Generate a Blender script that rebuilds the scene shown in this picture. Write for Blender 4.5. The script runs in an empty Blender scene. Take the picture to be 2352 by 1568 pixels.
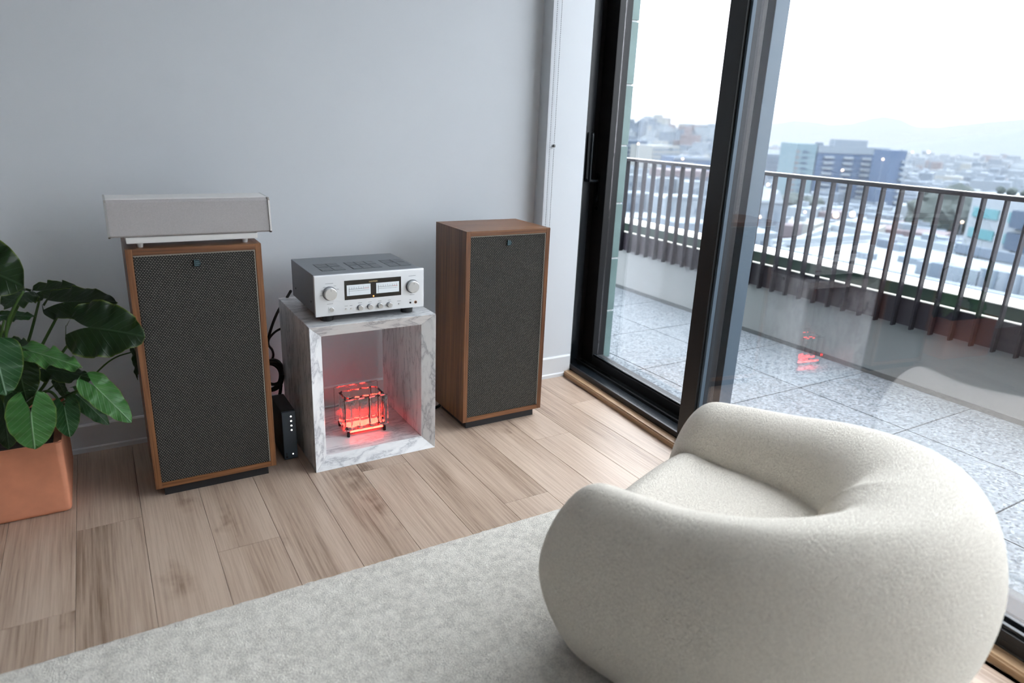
import bpy, bmesh, math, random
from mathutils import Vector, Matrix, noise as mnoise
random.seed(7)
sc = bpy.context.scene
C = sc.collection
R = math.radians

# ---------------------------------------------------------------- camera
F_PX, IW, IH = 1572.086, 2352.0, 1568.0
YAW, PIT, ROL = 0.54930806, 0.3096001, -0.04277718
CAM_Z = 1.36
_f = Vector((math.sin(YAW) * math.cos(PIT), math.cos(YAW) * math.cos(PIT), -math.sin(PIT)))
_r = Vector((math.cos(YAW), -math.sin(YAW), 0.0))
_d = _f.cross(_r)
RIGHT = math.cos(ROL) * _r + math.sin(ROL) * _d
DOWN = -math.sin(ROL) * _r + math.cos(ROL) * _d
FWD = _f
cam_d = bpy.data.cameras.new('camera')
cam = bpy.data.objects.new('camera', cam_d)
C.objects.link(cam)
m = Matrix.Identity(4)
for i in range(3):
    m[i][0], m[i][1], m[i][2] = RIGHT[i], -DOWN[i], -FWD[i]
m[2][3] = CAM_Z
cam.matrix_world = m
cam_d.sensor_width = 36.0
cam_d.lens = F_PX / IW * 36.0
cam_d.clip_start, cam_d.clip_end = 0.02, 30000.0
cam_d.dof.use_dof = True
cam_d.dof.focus_distance = 2.9
cam_d.dof.aperture_fstop = 2.0
sc.camera = cam

# ---------------------------------------------------------------- sky, light, exposure
world = bpy.data.worlds.new('overcast_sky')
sc.world = world
world.use_nodes = True
wn = world.node_tree
bg = wn.nodes['Background']
# overcast dome: the standard overcast law, zenith three times the horizon
w_tc = wn.nodes.new('ShaderNodeTexCoord')
w_sp = wn.nodes.new('ShaderNodeSeparateXYZ')
wn.links.new(w_tc.outputs['Generated'], w_sp.inputs[0])
w_mx = wn.nodes.new('ShaderNodeMath')
w_mx.operation = 'MAXIMUM'
w_mx.inputs[1].default_value = 0.0
wn.links.new(w_sp.outputs['Z'], w_mx.inputs[0])
w_ma = wn.nodes.new('ShaderNodeMath')
w_ma.operation = 'MULTIPLY_ADD'
w_ma.inputs[1].default_value = 2.0 / 3.0
w_ma.inputs[2].default_value = 1.0 / 3.0
wn.links.new(w_mx.outputs[0], w_ma.inputs[0])
w_st = wn.nodes.new('ShaderNodeMath')
w_st.operation = 'MULTIPLY'
w_st.inputs[1].default_value = SKY_ZENITH = 5.0
wn.links.new(w_ma.outputs[0], w_st.inputs[0])
wn.links.new(w_st.outputs[0], bg.inputs['Strength'])
bg.inputs['Color'].default_value = (0.905, 0.96, 1.03, 1)
vs = sc.view_settings
vs.view_transform = 'Standard'
vs.look = 'None'
vs.exposure = 1.2
vs.gamma = 1.0
vs.use_curve_mapping = False
cy = sc.cycles
cy.max_bounces = 16
cy.diffuse_bounces = 4
cy.glossy_bounces = 3
cy.transmission_bounces = 16
cy.use_adaptive_sampling = True
cy.adaptive_threshold = 0.12
cy.adaptive_min_samples = 12
cy.transparent_max_bounces = 16
cy.volume_bounces = 1
cy.caustics_reflective = False
cy.caustics_refractive = False
cy.sample_clamp_indirect = 6.0


# ---------------------------------------------------------------- pixel helpers (2352 x 1568 frame)
def ray(px, py):
    return (RIGHT * ((px - IW / 2) / F_PX) + DOWN * ((py - IH / 2) / F_PX) + FWD)


def at_z(px, py, z):
    r = ray(px, py)
    k = (z - CAM_Z) / r.z
    return Vector((r.x * k, r.y * k, z))


def at_y(px, py, y):
    r = ray(px, py)
    k = y / r.y
    return Vector((r.x * k, y, CAM_Z + r.z * k))


def at_d(px, py, dist):
    """point on the line of sight at a horizontal distance"""
    r = ray(px, py)
    k = dist / math.hypot(r.x, r.y)
    return Vector((r.x * k, r.y * k, CAM_Z + r.z * k))


# ---------------------------------------------------------------- materials
MATS = {}


def nd(nt, typ, **kw):
    n = nt.nodes.new(typ)
    for k, v in kw.items():
        setattr(n, k, v)
    return n


def new_mat(name):
    mt = bpy.data.materials.new(name)
    mt.use_nodes = True
    nt = mt.node_tree
    b = nt.nodes['Principled BSDF']
    MATS[name] = mt
    return mt, nt, b


def plain(name, col, rough=0.5, metal=0.0, spec=0.5, bump=None, var=None, coat=0.0, emit=None):
    mt, nt, b = new_mat(name)
    b.inputs['Base Color'].default_value = (*col, 1)
    b.inputs['Roughness'].default_value = rough
    b.inputs['Metallic'].default_value = metal
    b.inputs['Specular IOR Level'].default_value = spec
    b.inputs['Coat Weight'].default_value = coat
    tc = None
    if bump or var:
        tc = nd(nt, 'ShaderNodeTexCoord')
    if var:      # (scale, amount)
        nz = nd(nt, 'ShaderNodeTexNoise')
        nz.inputs['Scale'].default_value = var[0]
        nz.inputs['Detail'].default_value = 5
        nt.links.new(tc.outputs['Object'], nz.inputs['Vector'])
        mr = nd(nt, 'ShaderNodeMapRange')
        mr.inputs['From Min'].default_value = 0.3
        mr.inputs['From Max'].default_value = 0.7
        mr.inputs['To Min'].default_value = 1 - var[1]
        mr.inputs['To Max'].default_value = 1 + var[1]
        nt.links.new(nz.outputs['Fac'], mr.inputs['Value'])
        mx = nd(nt, 'ShaderNodeVectorMath', operation='SCALE')
        mx.inputs[0].default_value = col
        nt.links.new(mr.outputs['Result'], mx.inputs['Scale'])
        nt.links.new(mx.outputs['Vector'], b.inputs['Base Color'])
    if bump:     # (scale, strength, distance)
        nz = nd(nt, 'ShaderNodeTexNoise')
        nz.inputs['Scale'].default_value = bump[0]
        nz.inputs['Detail'].default_value = 3
        nt.links.new(tc.outputs['Object'], nz.inputs['Vector'])
        bp = nd(nt, 'ShaderNodeBump')
        bp.inputs['Strength'].default_value = bump[1]
        bp.inputs['Distance'].default_value = bump[2]
        nt.links.new(nz.outputs['Fac'], bp.inputs['Height'])
        nt.links.new(bp.outputs['Normal'], b.inputs['Normal'])
    if emit:
        b.inputs['Emission Color'].default_value = (*emit[0], 1)
        b.inputs['Emission Strength'].default_value = emit[1]
        if emit[1] < 10:
            mt.cycles.emission_sampling = 'NONE'
    return mt


def wood(name, dark, light, axis, fine=60.0, stretch=0.05, rough=0.45, rnd=0.0, knots=0.0, rings=3.0, mid=None, bumps=0.15, ring_amp=0.05):
    """grain running along the given axis, each object shifted by its own random"""
    mt, nt, b = new_mat(name)
    L = nt.links.new
    tc = nd(nt, 'ShaderNodeTexCoord')
    oi = nd(nt, 'ShaderNodeObjectInfo')
    sh = nd(nt, 'ShaderNodeMath', operation='MULTIPLY')
    sh.inputs[1].default_value = 37.0
    L(oi.outputs['Random'], sh.inputs[0])
    cmb = nd(nt, 'ShaderNodeCombineXYZ')
    for k in range(3):
        L(sh.outputs[0], cmb.inputs[k])
    add = nd(nt, 'ShaderNodeVectorMath', operation='ADD')
    L(tc.outputs['Object'], add.inputs[0])
    L(cmb.outputs[0], add.inputs[1])
    s = [1.0, 1.0, 1.0]
    s['xyz'.index(axis)] = stretch
    mp = nd(nt, 'ShaderNodeMapping')
    mp.inputs['Scale'].default_value = s
    L(add.outputs[0], mp.inputs['Vector'])
    # wide bands (cathedral figure)
    n1 = nd(nt, 'ShaderNodeTexNoise')
    n1.inputs['Scale'].default_value = rings
    n1.inputs['Detail'].default_value = 2
    n1.inputs['Distortion'].default_value = 0.6
    mp1 = nd(nt, 'ShaderNodeMapping')
    s1 = [1.0, 1.0, 1.0]
    s1['xyz'.index(axis)] = stretch * 3.0
    mp1.inputs['Scale'].default_value = s1
    L(add.outputs[0], mp1.inputs['Vector'])
    L(mp1.outputs[0], n1.inputs['Vector'])
    mul = nd(nt, 'ShaderNodeMath', operation='MULTIPLY')
    mul.inputs[1].default_value = 26.0
    L(n1.outputs['Fac'], mul.inputs[0])
    sn = nd(nt, 'ShaderNodeMath', operation='SINE')
    L(mul.outputs[0], sn.inputs[0])
    # fine grain
    n2 = nd(nt, 'ShaderNodeTexNoise')
    n2.inputs['Scale'].default_value = fine
    n2.inputs['Detail'].default_value = 6
    n2.inputs['Roughness'].default_value = 0.65
    L(mp.outputs[0], n2.inputs['Vector'])
    # mottling
    n3 = nd(nt, 'ShaderNodeTexNoise')
    n3.inputs['Scale'].default_value = rings * 1.7
    n3.inputs['Detail'].default_value = 4
    L(mp1.outputs[0], n3.inputs['Vector'])
    a1 = nd(nt, 'ShaderNodeMath', operation='MULTIPLY_ADD')
    a1.inputs[1].default_value = ring_amp
    L(sn.outputs[0], a1.inputs[0])
    L(n2.outputs['Fac'], a1.inputs[2])
    a2 = nd(nt, 'ShaderNodeMath', operation='MULTIPLY_ADD')
    a2.inputs[1].default_value = 0.62
    L(n3.outputs['Fac'], a2.inputs[0])
    L(a1.outputs[0], a2.inputs[2])
    last = a2.outputs[0]
    if knots > 0:
        vo = nd(nt, 'ShaderNodeTexVoronoi')
        vo.inputs['Scale'].default_value = 1.0
        mk = nd(nt, 'ShaderNodeMapping')
        sk = [5.0, 5.0, 5.0]
        sk['xyz'.index(axis)] = 1.9
        mk.inputs['Scale'].default_value = sk
        nzd = nd(nt, 'ShaderNodeTexNoise')
        nzd.inputs['Scale'].default_value = 14.0
        mxv = nd(nt, 'ShaderNodeVectorMath', operation='MULTIPLY_ADD')
        mxv.inputs[1].default_value = (0.12, 0.12, 0.12)
        L(add.outputs[0], nzd.inputs['Vector'])
        L(nzd.outputs['Color'], mxv.inputs[0])
        L(add.outputs[0], mxv.inputs[2])
        L(mxv.outputs[0], mk.inputs['Vector'])
        L(mk.outputs[0], vo.inputs['Vector'])
        kr = nd(nt, 'ShaderNodeMapRange')
        kr.inputs['From Min'].default_value = 0.03
        kr.inputs['From Max'].default_value = 0.24
        kr.inputs['To Min'].default_value = -knots
        kr.inputs['To Max'].default_value = 0.0
        L(vo.outputs['Distance'], kr.inputs['Value'])
        ak = nd(nt, 'ShaderNodeMath', operation='ADD')
        L(last, ak.inputs[0])
        L(kr.outputs['Result'], ak.inputs[1])
        last = ak.outputs[0]
    if rnd > 0:
        rr = nd(nt, 'ShaderNodeMapRange')
        rr.inputs['To Min'].default_value = -rnd
        rr.inputs['To Max'].default_value = rnd
        L(oi.outputs['Random'], rr.inputs['Value'])
        ar = nd(nt, 'ShaderNodeMath', operation='ADD')
        L(last, ar.inputs[0])
        L(rr.outputs['Result'], ar.inputs[1])
        last = ar.outputs[0]
    cr = nd(nt, 'ShaderNodeValToRGB')
    cr.color_ramp.elements[0].position = 0.46
    cr.color_ramp.elements[0].color = (*dark, 1)
    cr.color_ramp.elements[1].position = 0.98
    cr.color_ramp.elements[1].color = (*light, 1)
    if mid:
        e = cr.color_ramp.elements.new(0.72)
        e.color = (*mid, 1)
    L(last, cr.inputs['Fac'])
    L(cr.outputs['Color'], b.inputs['Base Color'])
    b.inputs['Roughness'].default_value = rough
    bp = nd(nt, 'ShaderNodeBump')
    bp.inputs['Strength'].default_value = bumps
    bp.inputs['Distance'].default_value = 0.002
    L(n2.outputs['Fac'], bp.inputs['Height'])
    L(bp.outputs['Normal'], b.inputs['Normal'])
    return mt


def marble(name):
    mt, nt, b = new_mat(name)
    L = nt.links.new
    tc = nd(nt, 'ShaderNodeTexCoord')
    mp = nd(nt, 'ShaderNodeMapping')
    mp.inputs['Rotation'].default_value = (0.5, 0.35, 0.7)
    mp.inputs['Scale'].default_value = (0.8, 3.4, 0.8)
    L(tc.outputs['Object'], mp.inputs['Vector'])
    wz = nd(nt, 'ShaderNodeTexNoise')
    wz.inputs['Scale'].default_value = 3.0
    wz.inputs['Detail'].default_value = 6
    L(mp.outputs[0], wz.inputs['Vector'])
    ad = nd(nt, 'ShaderNodeVectorMath', operation='MULTIPLY_ADD')
    ad.inputs[1].default_value = (0.35, 0.35, 0.35)
    L(wz.outputs['Color'], ad.inputs[0])
    L(mp.outputs[0], ad.inputs[2])
    v = nd(nt, 'ShaderNodeTexNoise')
    v.inputs['Scale'].default_value = 5.0
    v.inputs['Detail'].default_value = 9
    v.inputs['Roughness'].default_value = 0.62
    L(ad.outputs[0], v.inputs['Vector'])
    sub = nd(nt, 'ShaderNodeMath', operation='SUBTRACT')
    sub.inputs[1].default_value = 0.5
    L(v.outputs['Fac'], sub.inputs[0])
    ab = nd(nt, 'ShaderNodeMath', operation='ABSOLUTE')
    L(sub.outputs[0], ab.inputs[0])
    cr = nd(nt, 'ShaderNodeValToRGB')
    cr.color_ramp.elements[0].position = 0.0
    cr.color_ramp.elements[0].color = (0.42, 0.43, 0.46, 1)
    cr.color_ramp.elements[1].position = 0.075
    cr.color_ramp.elements[1].color = (0.80, 0.81, 0.815, 1)
    e = cr.color_ramp.elements.new(0.010)
    e.color = (0.60, 0.61, 0.63, 1)
    e = cr.color_ramp.elements.new(0.035)
    e.color = (0.73, 0.74, 0.75, 1)
    L(ab.outputs[0], cr.inputs['Fac'])
    L(cr.outputs['Color'], b.inputs['Base Color'])
    b.inputs['Roughness'].default_value = 0.22
    return mt


def glass_pane(name, tint=(0.965, 0.97, 0.97), f0=0.05, gain=1.0):
    """thin window glass: straight-through light plus a mirror share that grows at grazing angles"""
    mt = bpy.data.materials.new(name)
    mt.use_nodes = True
    nt = mt.node_tree
    nt.nodes.clear()
    L = nt.links.new
    out = nd(nt, 'ShaderNodeOutputMaterial')
    lw = nd(nt, 'ShaderNodeLayerWeight')
    lw.inputs['Blend'].default_value = 0.5
    pw = nd(nt, 'ShaderNodeMath', operation='POWER')
    pw.inputs[1].default_value = 4.5
    L(lw.outputs['Facing'], pw.inputs[0])
    ma = nd(nt, 'ShaderNodeMath', operation='MULTIPLY_ADD')
    ma.inputs[1].default_value = (0.95 - f0) * gain
    ma.inputs[2].default_value = f0 * gain
    L(pw.outputs[0], ma.inputs[0])
    tr = nd(nt, 'ShaderNodeBsdfTransparent')
    tr.inputs['Color'].default_value = (*tint, 1)
    gl = nd(nt, 'ShaderNodeBsdfGlossy')
    gl.inputs['Roughness'].default_value = 0.0
    gl.inputs['Color'].default_value = (1.0, 0.95, 0.97, 1)
    mx = nd(nt, 'ShaderNodeMixShader')
    L(ma.outputs[0], mx.inputs[0])
    L(tr.outputs[0], mx.inputs[1])
    L(gl.outputs[0], mx.inputs[2])
    L(mx.outputs[0], out.inputs['Surface'])
    MATS[name] = mt
    return mt


def weave(name, thread, gap, bw, rh, ms, rough=0.85):
    """woven cloth in the object's x-z plane"""
    mt, nt, b = new_mat(name)
    L = nt.links.new
    tc = nd(nt, 'ShaderNodeTexCoord')
    sp = nd(nt, 'ShaderNodeSeparateXYZ')
    L(tc.outputs['Object'], sp.inputs[0])
    cb = nd(nt, 'ShaderNodeCombineXYZ')
    L(sp.outputs['X'], cb.inputs['X'])
    L(sp.outputs['Z'], cb.inputs['Y'])
    br = nd(nt, 'ShaderNodeTexBrick')
    br.offset = 0.5
    br.inputs['Color1'].default_value = (*thread, 1)
    br.inputs['Color2'].default_value = (*[c * 0.8 for c in thread], 1)
    br.inputs['Mortar'].default_value = (*gap, 1)
    br.inputs['Scale'].default_value = 1.0
    br.inputs['Mortar Size'].default_value = ms
    br.inputs['Mortar Smooth'].default_value = 0.4
    br.inputs['Brick Width'].default_value = bw
    br.inputs['Row Height'].default_value = rh
    L(cb.outputs[0], br.inputs['Vector'])
    L(br.outputs['Color'], b.inputs['Base Color'])
    bp = nd(nt, 'ShaderNodeBump', invert=True)
    bp.inputs['Strength'].default_value = 0.7
    bp.inputs['Distance'].default_value = 0.001
    L(br.outputs['Fac'], bp.inputs['Height'])
    L(bp.outputs['Normal'], b.inputs['Normal'])
    b.inputs['Roughness'].default_value = rough
    b.inputs['Specular IOR Level'].default_value = 0.2
    return mt


def fleece(name, c0, c1, scale, strength, dist, mott=3.0, mott_amt=0.35):
    mt, nt, b = new_mat(name)
    L = nt.links.new
    tc = nd(nt, 'ShaderNodeTexCoord')
    n1 = nd(nt, 'ShaderNodeTexNoise')
    n1.inputs['Scale'].default_value = scale
    n1.inputs['Detail'].default_value = 4
    n1.inputs['Roughness'].default_value = 0.6
    n1.inputs['Distortion'].default_value = 0.8
    L(tc.outputs['Object'], n1.inputs['Vector'])
    n2 = nd(nt, 'ShaderNodeTexNoise')
    n2.inputs['Scale'].default_value = mott
    n2.inputs['Detail'].default_value = 5
    L(tc.outputs['Object'], n2.inputs['Vector'])
    ma = nd(nt, 'ShaderNodeMath', operation='MULTIPLY_ADD')
    ma.inputs[1].default_value = mott_amt
    L(n2.outputs['Fac'], ma.inputs[0])
    m2 = nd(nt, 'ShaderNodeMath', operation='MULTIPLY_ADD')
    m2.inputs[1].default_value = 1 - mott_amt
    L(n1.outputs['Fac'], m2.inputs[0])
    L(m2.outputs[0], ma.inputs[2])
    m2.inputs[2].default_value = 0.0
    cr = nd(nt, 'ShaderNodeValToRGB')
    cr.color_ramp.elements[0].position = 0.34
    cr.color_ramp.elements[0].color = (*c0, 1)
    cr.color_ramp.elements[1].position = 0.58
    cr.color_ramp.elements[1].color = (*c1, 1)
    L(ma.outputs[0], cr.inputs['Fac'])
    L(cr.outputs['Color'], b.inputs['Base Color'])
    b.inputs['Roughness'].default_value = 0.95
    b.inputs['Specular IOR Level'].default_value = 0.1
    b.inputs['Sheen Weight'].default_value = 0.25
    b.inputs['Sheen Roughness'].default_value = 0.6
    bp = nd(nt, 'ShaderNodeBump')
    bp.inputs['Strength'].default_value = strength
    bp.inputs['Distance'].default_value = dist
    L(n1.outputs['Fac'], bp.inputs['Height'])
    L(bp.outputs['Normal'], b.inputs['Normal'])
    return mt


def terrazzo(name):
    mt, nt, b = new_mat(name)
    L = nt.links.new
    tc = nd(nt, 'ShaderNodeTexCoord')
    vo = nd(nt, 'ShaderNodeTexVoronoi')
    vo.inputs['Scale'].default_value = 90.0
    L(tc.outputs['Object'], vo.inputs['Vector'])
    sp = nd(nt, 'ShaderNodeSeparateColor')
    L(vo.outputs['Color'], sp.inputs[0])
    cr = nd(nt, 'ShaderNodeValToRGB')
    cr.color_ramp.interpolation = 'CONSTANT'
    cr.color_ramp.elements[0].color = (0.044, 0.059, 0.075, 1)
    cr.color_ramp.elements[0].position = 0
    for p, c in ((0.10, (0.084, 0.101, 0.116)), (0.3, (0.124, 0.143, 0.160)), (0.55, (0.151, 0.172, 0.192)), (0.85, (0.204, 0.229, 0.252))):
        e = cr.color_ramp.elements.new(p)
        e.color = (*c, 1)
    cr.color_ramp.elements[-1].position = 0.88
    cr.color_ramp.elements[-1].color = (0.204, 0.229, 0.252, 1)
    L(sp.outputs[0], cr.inputs['Fac'])
    L(cr.outputs['Color'], b.inputs['Base Color'])
    b.inputs['Roughness'].default_value = 0.65
    return mt


def leaf_mat(name, dark, light, vein):
    mt, nt, b = new_mat(name)
    L = nt.links.new
    at = nd(nt, 'ShaderNodeAttribute', attribute_name='leafuv')
    sp = nd(nt, 'ShaderNodeSeparateXYZ')
    L(at.outputs['Vector'], sp.inputs[0])
    # X: -1..1 across, Y: along the midrib, Z: 0 centre .. 1 margin
    ax = nd(nt, 'ShaderNodeMath', operation='ABSOLUTE')
    L(sp.outputs['X'], ax.inputs[0])
    # side veins sweep forward from the midrib
    s1 = nd(nt, 'ShaderNodeMath', operation='MULTIPLY_ADD')
    s1.inputs[1].default_value = -0.55
    L(ax.outputs[0], s1.inputs[0])
    L(sp.outputs['Y'], s1.inputs[2])
    s2 = nd(nt, 'ShaderNodeMath', operation='MULTIPLY')
    s2.inputs[1].default_value = 6.0
    L(s1.outputs[0], s2.inputs[0])
    s3 = nd(nt, 'ShaderNodeMath', operation='PINGPONG')
    s3.inputs[1].default_value = 0.5
    L(s2.outputs[0], s3.inputs[0])
    v1 = nd(nt, 'ShaderNodeMapRange')
    v1.inputs['From Min'].default_value = 0.0
    v1.inputs['From Max'].default_value = 0.07
    v1.inputs['To Min'].default_value = 0.65
    v1.inputs['To Max'].default_value = 0.0
    L(s3.outputs[0], v1.inputs['Value'])
    v2 = nd(nt, 'ShaderNodeMapRange')
    v2.inputs['From Min'].default_value = 0.015
    v2.inputs['From Max'].default_value = 0.05
    v2.inputs['To Min'].default_value = 1.0
    v2.inputs['To Max'].default_value = 0.0
    L(ax.outputs[0], v2.inputs['Value'])
    vm = nd(nt, 'ShaderNodeMath', operation='MAXIMUM')
    L(v1.outputs[0], vm.inputs[0])
    L(v2.outputs[0], vm.inputs[1])
    tc = nd(nt, 'ShaderNodeTexCoord')
    nz = nd(nt, 'ShaderNodeTexNoise')
    nz.inputs['Scale'].default_value = 22.0
    nz.inputs['Detail'].default_value = 3
    L(tc.outputs['Object'], nz.inputs['Vector'])
    mx = nd(nt, 'ShaderNodeMix', data_type='RGBA')
    mx.inputs[6].default_value = (*dark, 1)
    mx.inputs[7].default_value = (*light, 1)
    L(nz.outputs['Fac'], mx.inputs[0])
    mv = nd(nt, 'ShaderNodeMix', data_type='RGBA')
    mv.inputs[7].default_value = (*vein, 1)
    L(vm.outputs[0], mv.inputs[0])
    L(mx.outputs[2], mv.inputs[6])
    # yellowing margin
    mg = nd(nt, 'ShaderNodeMapRange')
    mg.inputs['From Min'].default_value = 0.93
    mg.inputs['From Max'].default_value = 1.0
    mg.inputs['To Max'].default_value = 0.6
    L(sp.outputs['Z'], mg.inputs['Value'])
    my = nd(nt, 'ShaderNodeMix', data_type='RGBA')
    my.inputs[7].default_value = (0.22, 0.30, 0.05, 1)
    L(mg.outputs[0], my.inputs[0])
    L(mv.outputs[2], my.inputs[6])
    L(my.outputs[2], b.inputs['Base Color'])
    b.inputs['Roughness'].default_value = 0.38
    b.inputs['Specular IOR Level'].default_value = 0.4
    b.inputs['Subsurface Weight'].default_value = 0.0
    bp = nd(nt, 'ShaderNodeBump')
    bp.inputs['Strength'].default_value = 0.5
    bp.inputs['Distance'].default_value = 0.003
    L(vm.outputs[0], bp.inputs['Height'])
    L(bp.outputs['Normal'], b.inputs['Normal'])
    # a little light passes through the blade
    tl = nd(nt, 'ShaderNodeBsdfTranslucent')
    tl.inputs['Color'].default_value = (0.10, 0.22, 0.02, 1)
    ms = nd(nt, 'ShaderNodeMixShader')
    ms.inputs[0].default_value = 0.18
    out = nt.nodes['Material Output']
    L(b.outputs[0], ms.inputs[1])
    L(tl.outputs[0], ms.inputs[2])
    L(ms.outputs[0], out.inputs['Surface'])
    return mt


WALLC = (0.63, 0.66, 0.69)
plain('wall_paint', WALLC, 0.65, bump=(220, 0.04, 0.002))
plain('wall_left_dimmed', (0.27, 0.262, 0.255), 0.7, bump=(220, 0.04, 0.002))  # unseen left wall made dark to weaken its reflection in the windows
plain('ceiling_paint', (0.84, 0.84, 0.84), 0.8)
plain('trim_paint', (0.66, 0.68, 0.70), 0.4)
plain('subfloor', (0.10, 0.075, 0.055), 0.9)
wood('oak_plank', (0.19, 0.122, 0.083), (0.56, 0.435, 0.34), 'y', fine=150, stretch=0.022, rough=0.36, rnd=0.022, knots=0.27, rings=3.2, ring_amp=0.075, mid=(0.42, 0.31, 0.235))
wood('oak_threshold', (0.27, 0.16, 0.085), (0.50, 0.33, 0.19), 'y', fine=80, stretch=0.05, rough=0.4, rings=4)
wood('walnut_up', (0.032, 0.011, 0.005), (0.25, 0.108, 0.042), 'z', fine=150, stretch=0.02, rough=0.38, rings=5.0, mid=(0.120, 0.046, 0.018))
wood('walnut_across', (0.032, 0.011, 0.005), (0.25, 0.108, 0.042), 'x', fine=150, stretch=0.02, rough=0.38, rings=5.0, mid=(0.135, 0.052, 0.020))
plain('black_plinth', (0.012, 0.012, 0.014), 0.55)
plain('black_metal', (0.011, 0.011, 0.012), 0.38, spec=0.35)
plain('black_satin', (0.010, 0.014, 0.018), 0.22)
plain('black_plastic', (0.012, 0.012, 0.013), 0.45)
plain('rubber', (0.008, 0.008, 0.008), 0.6)
weave('grille_cloth', (0.20, 0.185, 0.165), (0.010, 0.010, 0.010), 0.0088, 0.0058, 0.0019)
weave('grey_cloth', (0.56, 0.535, 0.53), (0.42, 0.40, 0.40), 0.0022, 0.0018, 0.0004)
plain('grille_edge', (0.30, 0.27, 0.23), 0.8)
plain('badge_metal', (0.03, 0.055, 0.065), 0.3, metal=0.6)
plain('badge_relief', (0.10, 0.17, 0.19), 0.3, metal=0.6)
plain('brushed_silver', (0.74, 0.75, 0.76), 0.28, metal=1.0)
plain('silver_cap', (0.62, 0.60, 0.56), 0.25, metal=1.0)
plain('white_plastic', (0.70, 0.69, 0.67), 0.4)
plain('amp_silver', (0.80, 0.82, 0.84), 0.42, metal=0.55)
plain('amp_body', (0.20, 0.215, 0.23), 0.42, metal=0.55)
plain('amp_vent', (0.105, 0.115, 0.125), 0.6, metal=0.3)
plain('amp_mark', (0.25, 0.26, 0.28), 0.6)
plain('display_black', (0.02, 0.017, 0.014), 0.18)
plain('meter_face', (0.62, 0.66, 0.68), 0.4, emit=((0.75, 0.85, 0.95), 0.10))
plain('meter_ink', (0.10, 0.10, 0.11), 0.6)
plain('meter_red', (0.45, 0.10, 0.09), 0.6)
plain('gold', (0.75, 0.60, 0.32), 0.3, metal=1.0)
plain('led_orange', (0.9, 0.25, 0.05), 0.4, emit=((1.0, 0.22, 0.04), 4.0))
plain('copper_ring', (0.55, 0.25, 0.12), 0.3, metal=0.8)
plain('slate_metal', (0.085, 0.12, 0.155), 0.45, metal=0.2)
plain('led_white', (0.9, 0.9, 0.9), 0.4, emit=((1.0, 0.97, 0.9), 1.0))
plain('terracotta', (0.60, 0.245, 0.14), 0.72, var=(6, 0.22), bump=(60, 0.15, 0.002))
plain('soil', (0.02, 0.014, 0.01), 0.95, bump=(60, 0.8, 0.01))
marble('marble')
leaf_mat('leaf_shaded', (0.003, 0.012, 0.004), (0.006, 0.026, 0.007), (0.018, 0.045, 0.018))  # backlit shade of the plant put into this leaf colour
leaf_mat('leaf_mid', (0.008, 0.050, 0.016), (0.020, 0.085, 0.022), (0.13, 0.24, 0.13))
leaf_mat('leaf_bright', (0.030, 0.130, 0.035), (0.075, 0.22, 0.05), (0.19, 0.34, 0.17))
plain('petiole', (0.05, 0.11, 0.02), 0.5)
glass_pane('window_glass', f0=0.10, gain=1.0)
fleece('boucle', (0.80, 0.735, 0.635), (0.95, 0.885, 0.775), 210, 1.0, 0.006, mott=5, mott_amt=0.15)
fleece('rug_wool', (0.56, 0.53, 0.465), (0.95, 0.905, 0.815), 230, 1.0, 0.006, mott=38, mott_amt=0.42)
terrazzo('terrazzo_tile')
plain('joint_grey', (0.03, 0.034, 0.036), 0.9)
plain('parapet_render', (0.25, 0.26, 0.262), 0.9, var=(2.0, 0.05))
plain('parapet_base', (0.075, 0.085, 0.09), 0.7)
plain('rail_paint', (0.012, 0.011, 0.016), 0.5, spec=0.25)
plain('fascia_metal', (0.030, 0.024, 0.034), 0.5)
plain('coping_green', (0.006, 0.030, 0.022), 0.6)
plain('coping_sky_bright', (0.86, 0.84, 0.78), 0.5)
plain('sky_highlight', (0.80, 0.78, 0.70), 0.35)
plain('green_glaze', (0.15, 0.22, 0.21), 0.35, var=(9, 0.10))
plain('joint_white', (0.75, 0.77, 0.77), 0.6)


# ---------------------------------------------------------------- mesh helpers
def link(o, parent=None):
    C.objects.link(o)
    if parent is not None:
        o.parent = parent
    return o


def mesh(name, verts, faces, mat, parent=None, smooth=False, loc=None):
    me = bpy.data.meshes.new(name)
    me.from_pydata([tuple(v) for v in verts], [], faces)
    me.update()
    if mat:
        me.materials.append(MATS[mat])
    if smooth:
        me.polygons.foreach_set('use_smooth', [True] * len(me.polygons))
    o = bpy.data.objects.new(name, me)
    if loc:
        o.location = loc
    return link(o, parent)


def from_bm(name, bm, mat, parent=None, smooth=False, loc=None):
    me = bpy.data.meshes.new(name)
    bm.normal_update()
    bm.to_mesh(me)
    bm.free()
    if mat:
        me.materials.append(MATS[mat])
    if smooth:
        me.polygons.foreach_set('use_smooth', [True] * len(me.polygons))
    o = bpy.data.objects.new(name, me)
    if loc:
        o.location = loc
    return link(o, parent)


def bm_box(bm, lo, hi):
    vs_ = [bm.verts.new((x, y, z)) for z in (lo[2], hi[2]) for y in (lo[1], hi[1]) for x in (lo[0], hi[0])]
    for f in ((0, 2, 3, 1), (4, 5, 7, 6), (0, 1, 5, 4), (2, 6, 7, 3), (0, 4, 6, 2), (1, 3, 7, 5)):
        bm.faces.new([vs_[i] for i in f])
    return vs_


def box(name, lo, hi, mat, parent=None, bevel=0.0, seg=2):
    """box between two corners, its origin at the middle of its underside"""
    c = Vector(((lo[0] + hi[0]) / 2, (lo[1] + hi[1]) / 2, lo[2]))
    bm = bmesh.new()
    bm_box(bm, Vector(lo) - c, Vector(hi) - c)
    if bevel > 0:
        bmesh.ops.bevel(bm, geom=list(bm.edges), offset=bevel, segments=seg, profile=0.7, affect='EDGES')
    return from_bm(name, bm, mat, parent, loc=c)


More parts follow.
